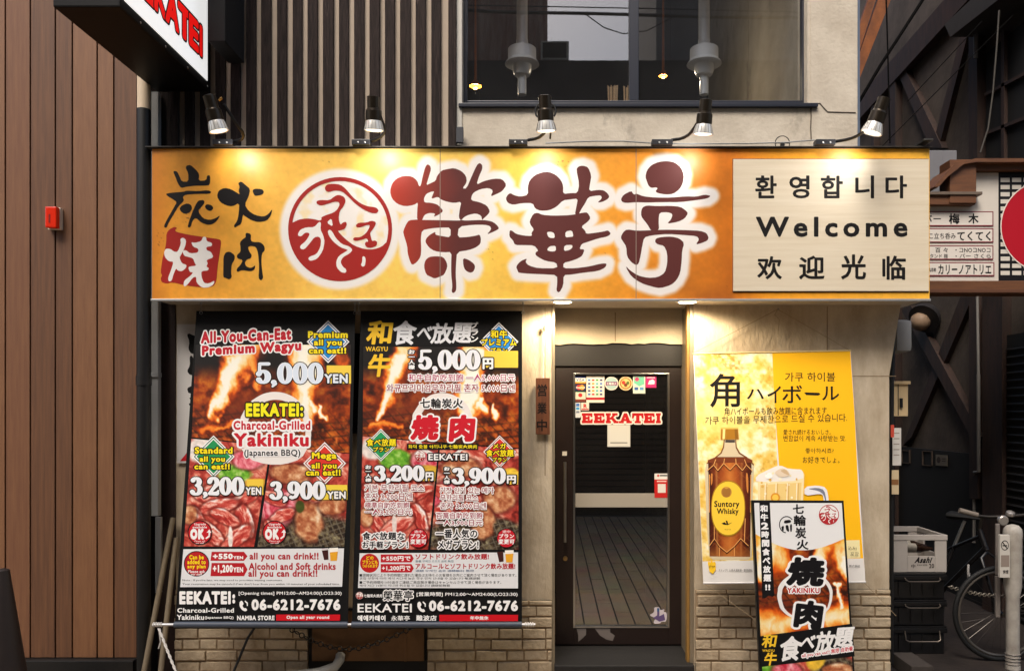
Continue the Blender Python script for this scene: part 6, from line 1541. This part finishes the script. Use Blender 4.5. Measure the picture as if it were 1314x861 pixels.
s8 = crop(1134, 580, 3.0667)
P.text('printed_lettering', 'Asahi', s8(120, 412, 184, 436), (40, 36, 36), .05, sk=3); P.text('printed_lettering', 'ASAHI BEER', s8(130, 440, 172, 447), (60, 54, 52), .01, res=1); P.text('printed_lettering', '中', s8(108, 440, 124, 456), (50, 44, 44), .02); P.text('printed_lettering', '20', s8(178, 438, 198, 456), (50, 44, 44), .03)
P.flush()
for i, (x, y, lb) in enumerate(((.08, .06, 'brown bottle with a white label lying across the crate front'), (.1, .2, 'brown bottle lying deeper in the grey crate'))):
    t = thing('bottle', lb, 'bottle', (xc0 + x, yc0 + y + .06, zc0 + .13), 'bottles in the grey crate')
    o_ = Vector((xc0 + x + .0, yc0 + y + .06, zc0 + .16))
    g = nb(); lathe(g, o_, (1, .08, -.06), [(0, .03), (.004, .034), (.17, .034), (.2, .022), (.25, .012), (.262, .013)], 18); part('glass', g, mat('brown_bottle', (42, 26, 18), .12), t, True)
    g = nb(); lathe(g, o_, (1, .08, -.06), [(.03, .0345), (.13, .0345)], 18); part('label', g, mat('bottle_label', (168, 160, 146), .6, noise=.3, scale=60), t, True)
M_BC = mat('black_crate_plastic', (15, 14, 15), .4, noise=.2, scale=10)
def black_crate(z0_, z1_, lb, loop):
    x0, x1, ya, yb_ = X(1143, 5.66), X(1216, 5.66), 5.66, 6.12
    t = thing('storage_crate', lb, 'crate', ((x0 + x1) / 2, 5.9, z0_), 'black storage crates stacked in the alley')
    g = nb(); bx(g, x0 + .015, x1 - .015, ya + .015, yb_ - .015, z0_, z1_ - .05, .012); bx(g, x0, x1, ya, yb_, z1_ - .049, z1_ - .012, .008)
    for q in range(4): bx(g, x0 + .06 + q * .085, x0 + .068 + q * .085, ya + .006, ya + .0145, z0_ + .03, z1_ - .06, .002)
    part('tub', g, M_BC, t)
    g = nb(); bx(g, x0 + .004, x1 - .004, ya + .004, yb_ - .004, z1_ - .0115, z1_ - .001, .004); part('lid', g, M_BC, t)
    g = nb(); zz = z1_ - .03 - loop; c0, c1 = x0 + .1, x1 - .06
    tube(g, [(c0, ya - .004, z1_ - .03), (c0, ya - .02, zz), (c0 + .02, ya - .024, zz - .012), (c1 - .02, ya - .024, zz - .012), (c1, ya - .02, zz), (c1, ya - .004, z1_ - .03)], .005, 8)
    part('handle', g, mat('dull_wire', (120, 110, 100), .35, metal=.8), t, True)
    return t
black_crate(0.0, .205, 'bottom black storage crate of the stack, its wire handle hanging low', .06)
black_crate(.207, .395, 'middle black storage crate in the stack under the beer crate', .01)
black_crate(.397, zc0 - .002, 'upper black storage crate directly under the pale grey beer crate', .01)
g = nb(); bx(g, 2.33, 2.47, 5.1, 5.4, .004, .1, .006); single('concrete_block', 'dark concrete block on the ground at the wall corner', 'block', g, mat('dark_concrete', (64, 56, 50), .9, noise=.3, scale=20))

# ------------------------------------------------------------------ bollard
yb0 = 5.35
bo = thing('bollard', 'pale grey parking bollard with a domed head and a no smoking sign', 'bollard', (X(1297, yb0), yb0, 0))
k = yb0 / FPX; zz = lambda py: Z(py, yb0)
M_BOL = mat('bollard_paint', (186, 180, 170), .5, noise=.2, scale=9, rgb2=(140, 132, 122))
g = nb(); cx_ = X(1299.5, yb0)
lathe(g, (cx_, yb0, 0), (0, 0, 1), [(0, 9 * k), (.03, 9 * k), (.03, 8 * k), (zz(765), 8 * k), (zz(752), 10.5 * k), (zz(692), 11 * k), (zz(684), 11.4 * k), (zz(678), 10.4 * k), (zz(674), 7 * k), (zz(672.5), 2 * k)], 32)
part('post', g, M_BOL, bo, True)
g = nb(); bx(g, X(1283, yb0 - .07), X(1296, yb0 - .07), yb0 - .07, yb0 - .045, Z(741, yb0 - .07), Z(686, yb0 - .07), .003); sgn = part('sign_plate', g, mat('plate_white', (196, 190, 180), .5), bo)
P = Print(Plane((0, yb0 - .07, 0), (0, -1, 0)), bo)
c_ = (1289.4, 699.5); rr = lambda r, n=24: [(c_[0] + r * math.cos(2 * math.pi * i / n), c_[1] + r * 1.3 * math.sin(2 * math.pi * i / n)) for i in range(n)]
P.poly('no_smoking_mark', [rr(5)], (40, 34, 34), holes=[rr(4.1)]); P.poly('no_smoking_mark', [(1285.6, 695.5), (1286.6, 694.5), (1293.2, 703.5), (1292.2, 704.5)], (40, 34, 34)); P.rect('no_smoking_mark', 1286.4, 699, 1292.2, 700.6, (40, 34, 34))
P.rect('plate_lettering', 1284.4, 712, 1295, 727, (140, 126, 116)); P.text('plate_lettering', '禁煙', (1287, 731, 1294, 736), (50, 44, 42), .02, res=1); P.flush({'no_smoking_mark': sgn, 'plate_lettering': sgn})
g = nb()
for q in range(4): ring(g, (cx_, yb0, .04 + q * .022), (0, 0, 1), 8.4 * k, .004, 24, 5)
part('reflector_bands', g, mat('band_grey', (120, 112, 104), .5), bo)
g = nb(); lathe(g, (cx_ + .045, yb0 - .045, zz(690)), (.3, -1, 0), [(0, .007), (.008, .006)], 10); part('bolt', g, M_BLACK, bo)

# ------------------------------------------------------------------ bicycle
yk = 5.52
bk = thing('bicycle', 'dark parked bicycle behind the bollard, front wheel turned to the camera', 'bicycle', (X(1283, yk), yk, 0))
C_ = Vector((X(1284, yk), yk, .335)); Rw = .318
M_BIKE = mat('bike_frame', (22, 20, 21), .35, metal=.3)
g = nb(); ring(g, C_, (0, 1, 0), Rw, .017, 56, 10); fw = part('wheel', g, M_RUBBER, bk, True)
g = nb(); ring(g, C_, (0, 1, 0), Rw - .026, .011, 56, 8); part('rim', g, mat('bike_rim', (104, 98, 92), .35, metal=.7), fw, True)
def spokes(C, u, v, ax):
    g = nb()
    for i in range(28):
        a = 2 * math.pi * i / 28; b_ = a + (.5 if i % 2 else -.5)
        tube(g, [C + ax * .02 * (1 if i % 4 < 2 else -1) + (u * math.cos(b_) + v * math.sin(b_)) * .022, C + (u * math.cos(a) + v * math.sin(a)) * (Rw - .03)], .0012, 4, cap=False)
    tube(g, [C - ax * .045, C + ax * .045], .016, 10); return g
part('spokes', spokes(C_, Vector((1, 0, 0)), Vector((0, 0, 1)), Vector((0, 1, 0))), mat('spoke_steel', (84, 80, 76), .35, metal=.9), fw)
fd = Vector((-.36, .93, 0)).normalized(); C2 = C_ + fd * 1.05; ax2 = Vector((fd.y, -fd.x, 0))
g = nb(); ring(g, C2, ax2, Rw, .017, 56, 10); rw_ = part('wheel', g, M_RUBBER, bk, True)
g = nb(); ring(g, C2, ax2, Rw - .026, .011, 56, 8); part('rim', g, MATS['bike_rim'], rw_, True)
part('spokes', spokes(C2, fd, Vector((0, 0, 1)), ax2), MATS['spoke_steel'], rw_)
hd = C_ + fd * .17 + Vector((0, 0, .56)); hl = C_ + fd * .11 + Vector((0, 0, .42)); bb = C_ + fd * .6 + Vector((0, 0, -.06)); st_ = W(1238, 668, 6.05); stt = bb.lerp(st_, .68)
g = nb()
tube(g, [hl, hd], .019, 12); tube(g, [hl - Vector((0, 0, -.03)), bb], .017, 12); tube(g, [hd - Vector((0, 0, .05)), stt], .014, 12); tube(g, [bb, stt], .015, 12)
for s_ in (-1, 1): tube(g, [bb + ax2 * .03 * s_, C2 + ax2 * .05 * s_], .009, 8); tube(g, [stt + ax2 * .02 * s_, C2 + ax2 * .05 * s_], .008, 8)
lathe(g, bb - ax2 * .04, ax2, [(0, .022), (.08, .022)], 14)
part('frame', g, M_BIKE, bk, True)
g = nb(); crown = hl - Vector((0, 0, .03))
for s_ in (-1, 1): tube(g, [crown + Vector((0, 0, .02)), crown + Vector((.05 * s_, -.02, -.02)), C_ + Vector((.055 * s_, 0, .12)), C_ + Vector((.05 * s_, 0, 0))], .011, 8)
part('fork', g, M_BIKE, bk, True)
g = nb(); stem = hd + Vector((0, 0, .09)) - fd * .02
tube(g, [hd, stem, stem - fd * .06 + Vector((0, 0, .01))], .013, 10); hc = stem - fd * .06 + Vector((0, 0, .01))
tube(g, [hc + Vector((-.16, .02, .03)), hc + Vector((-.06, 0, .005)), hc, hc + Vector((.08, -.02, .005)), hc + Vector((.26, -.03, .02))], .012, 10)
hbar = part('handlebar', g, mat('bar_grey', (70, 66, 62), .35, metal=.8), bk, True)
g = nb(); tube(g, [hc + Vector((-.2, .025, .045)), hc + Vector((-.08, .005, .012))], .019, 10); part('grip', g, mat('pale_grip', (116, 106, 96), .6), hbar, True)
g = nb(); lathe(g, hc + Vector((.05, -.04, -.01)), (0, -1, -.1), [(0, .02), (.03, .034), (.05, .036), (.055, .03)], 16); lathe(g, hc + Vector((.13, -.03, .02)), (0, -.4, 1), [(0, .03), (.02, .028), (.03, .01)], 14); part('headlight', g, mat('lamp_metal', (170, 164, 158), .3, metal=.6), hbar, True)
g = nb(); tube(g, [stt, st_], .013, 10); part('seat_post', g, M_SILVER, bk, True)
g = nb(); sd = fd
for s_ in (0,):
    p = st_ + Vector((0, 0, .03)); n_ = 7
    tube(g, [p - sd * .15, p - sd * .1, p - sd * .02, p + sd * .06, p + sd * .12, p + sd * .14], [.012, .022, .035, .062, .066, .04], 12)
    for v in g.verts: v.co.z = p.z + (v.co.z - p.z) * .5
part('saddle', g, M_RUBBER, bk, True)
g = nb(); tube(g, [bb + ax2 * .05, bb + ax2 * .06 + Vector((-.06, 0, -.15))], .008, 8); bx(g, bb.x - .06, bb.x + .06, bb.y - .1, bb.y - .03, bb.z - .19, bb.z - .165, .004); lathe(g, bb + ax2 * .05, ax2, [(0, .085), (.004, .085)], 24); part('crank', g, mat('crank_steel', (110, 104, 98), .4, metal=.8), bk, True)
g = nb(); ring(g, W(1243, 733, 5.75), (1, -.6, 0), .06, .008, 24, 6, 0, 200, 420); part('wire_lock', g, mat('lock_wire', (150, 146, 142), .4), bk, True)
g = nb(); bx(g, X(1278, 5.42), X(1284, 5.42), 5.42, 5.44, Z(792, 5.42), Z(739, 5.42), .006); bx(g, X(1279, 5.42), X(1284, 5.42), 5.425, 5.445, Z(738, 5.42), Z(672, 5.42), .006); part('pump', g, mat('pump_grey', (120, 112, 106), .5), bk)
g = nb(); pp = [W(1217, 752, 5.62).lerp(W(1290, 764, 5.42), i / 24) + Vector((0, 0, -.02 * math.sin(math.pi * i / 24))) for i in range(25)]
for i in range(24): ring(g, (pp[i] + pp[i + 1]) / 2, Vector((0, 1, .2)) if i % 2 else Vector((0, .2, 1)), .012, .0034, 10, 5)
single('bicycle_chain', 'pale chain stretched from the crates to the bollard', 'chain', g, mat('chain_pale', (136, 128, 116), .5, metal=.4), smooth=True)

# ------------------------------------------------------------------ across the street, seen only in the glass
def mir(px, py, D): return Vector((X(px, D), 2 * YG - D, Z(py, D)))
D = 12.9
ob = thing('opposite_shopfront', 'dark low shopfront across the street, mirrored in the glass', 'building', (0, -2.5, 0))
g = nb(); bx(g, -9, 9, -5.5, -2.5, 0, Z(78, D)); part('wall', g, mat('opposite_dark', (40, 37, 38), .8, noise=.3, scale=2), ob)
g = nb(); z = .1
while z < 2.8: bx(g, -6, 6, -2.5, -2.47, z, z + .07, .004); z += .1
part('shutter', g, mat('opposite_shutter', (66, 50, 40), .6), ob)
rh = thing('rusty_house', 'rusty corrugated house above the shopfront across the street', 'building', (-3, -4.8, 0))
g = nb(); n = 90; x0, x1 = -6.5, X(702, 15.0)
vs = []
for i in range(n + 1):
    x = x0 + (x1 - x0) * i / n; y = 2 * YG - 15 + .03 * math.sin(i * 1.9)
    vs.append((g.verts.new((x, y, 6.5)), g.verts.new((x, y, 12))))
for a_, b_ in zip(vs, vs[1:]): g.faces.new((a_[0], b_[0], b_[1], a_[1]))
bx(g, x0, x1, -7.5, -4.7, 6.5, 12)
part('corrugated_wall', g, mat('rusty_sheet', (190, 160, 138), .7, noise=.6, scale=1.6, stretch=(6, 1, .8), rgb2=(128, 62, 34)), rh)
g = nb(); bx(g, X(842, 15), 9, -8, 2 * YG - 15, 0, 11.5); bx(g, X(860, 15), X(866, 15), 2 * YG - 15, 2 * YG - 14.94, 5, 11.5); bx(g, X(960, 15), X(966, 15), 2 * YG - 15, 2 * YG - 14.94, 5, 11.5)
single('concrete_building', 'grey concrete building across the street, right of the rusty house', 'building', g, mat('opposite_concrete', (128, 120, 114), .8, noise=.3, scale=1.2))
ac = thing('air_conditioner', 'boxy outdoor air conditioner on the roof across the street', 'air conditioner', tuple(mir(712, 76, 13.2)))
p, q = mir(694, 77, 13.2), mir(730, 53, 13.2)
g = nb(); bx(g, p.x, q.x, p.y - .3, p.y, p.z, q.z, .01); part('casing', g, mat('ac_casing', (190, 180, 160), .5), ac)
g = nb(); bx(g, p.x + .03, q.x - .04, p.y + .001, p.y + .006, p.z + .03, q.z - .03); part('grille', g, M_BLACKFLAT, ac)
for pts, r, lb in (([(500, 8), (640, 16), (760, 18), (900, 22), (1100, 24)], .022, 'thick overhead power cable across the street'), ([(500, 6), (700, 9), (900, 13), (1100, 18)], .008, 'thin overhead wire just above the thick power cable'), ([(750, 18), (775, 36), (800, 44), (830, 40), (865, 22)], .008, 'overhead wire sagging below the thick power cable')):
    g = nb(); tube(g, [mir(x, y, 11.0) for x, y in pts], r, 6); single('overhead_cable', lb, 'cable', g, M_BLACK, smooth=True)
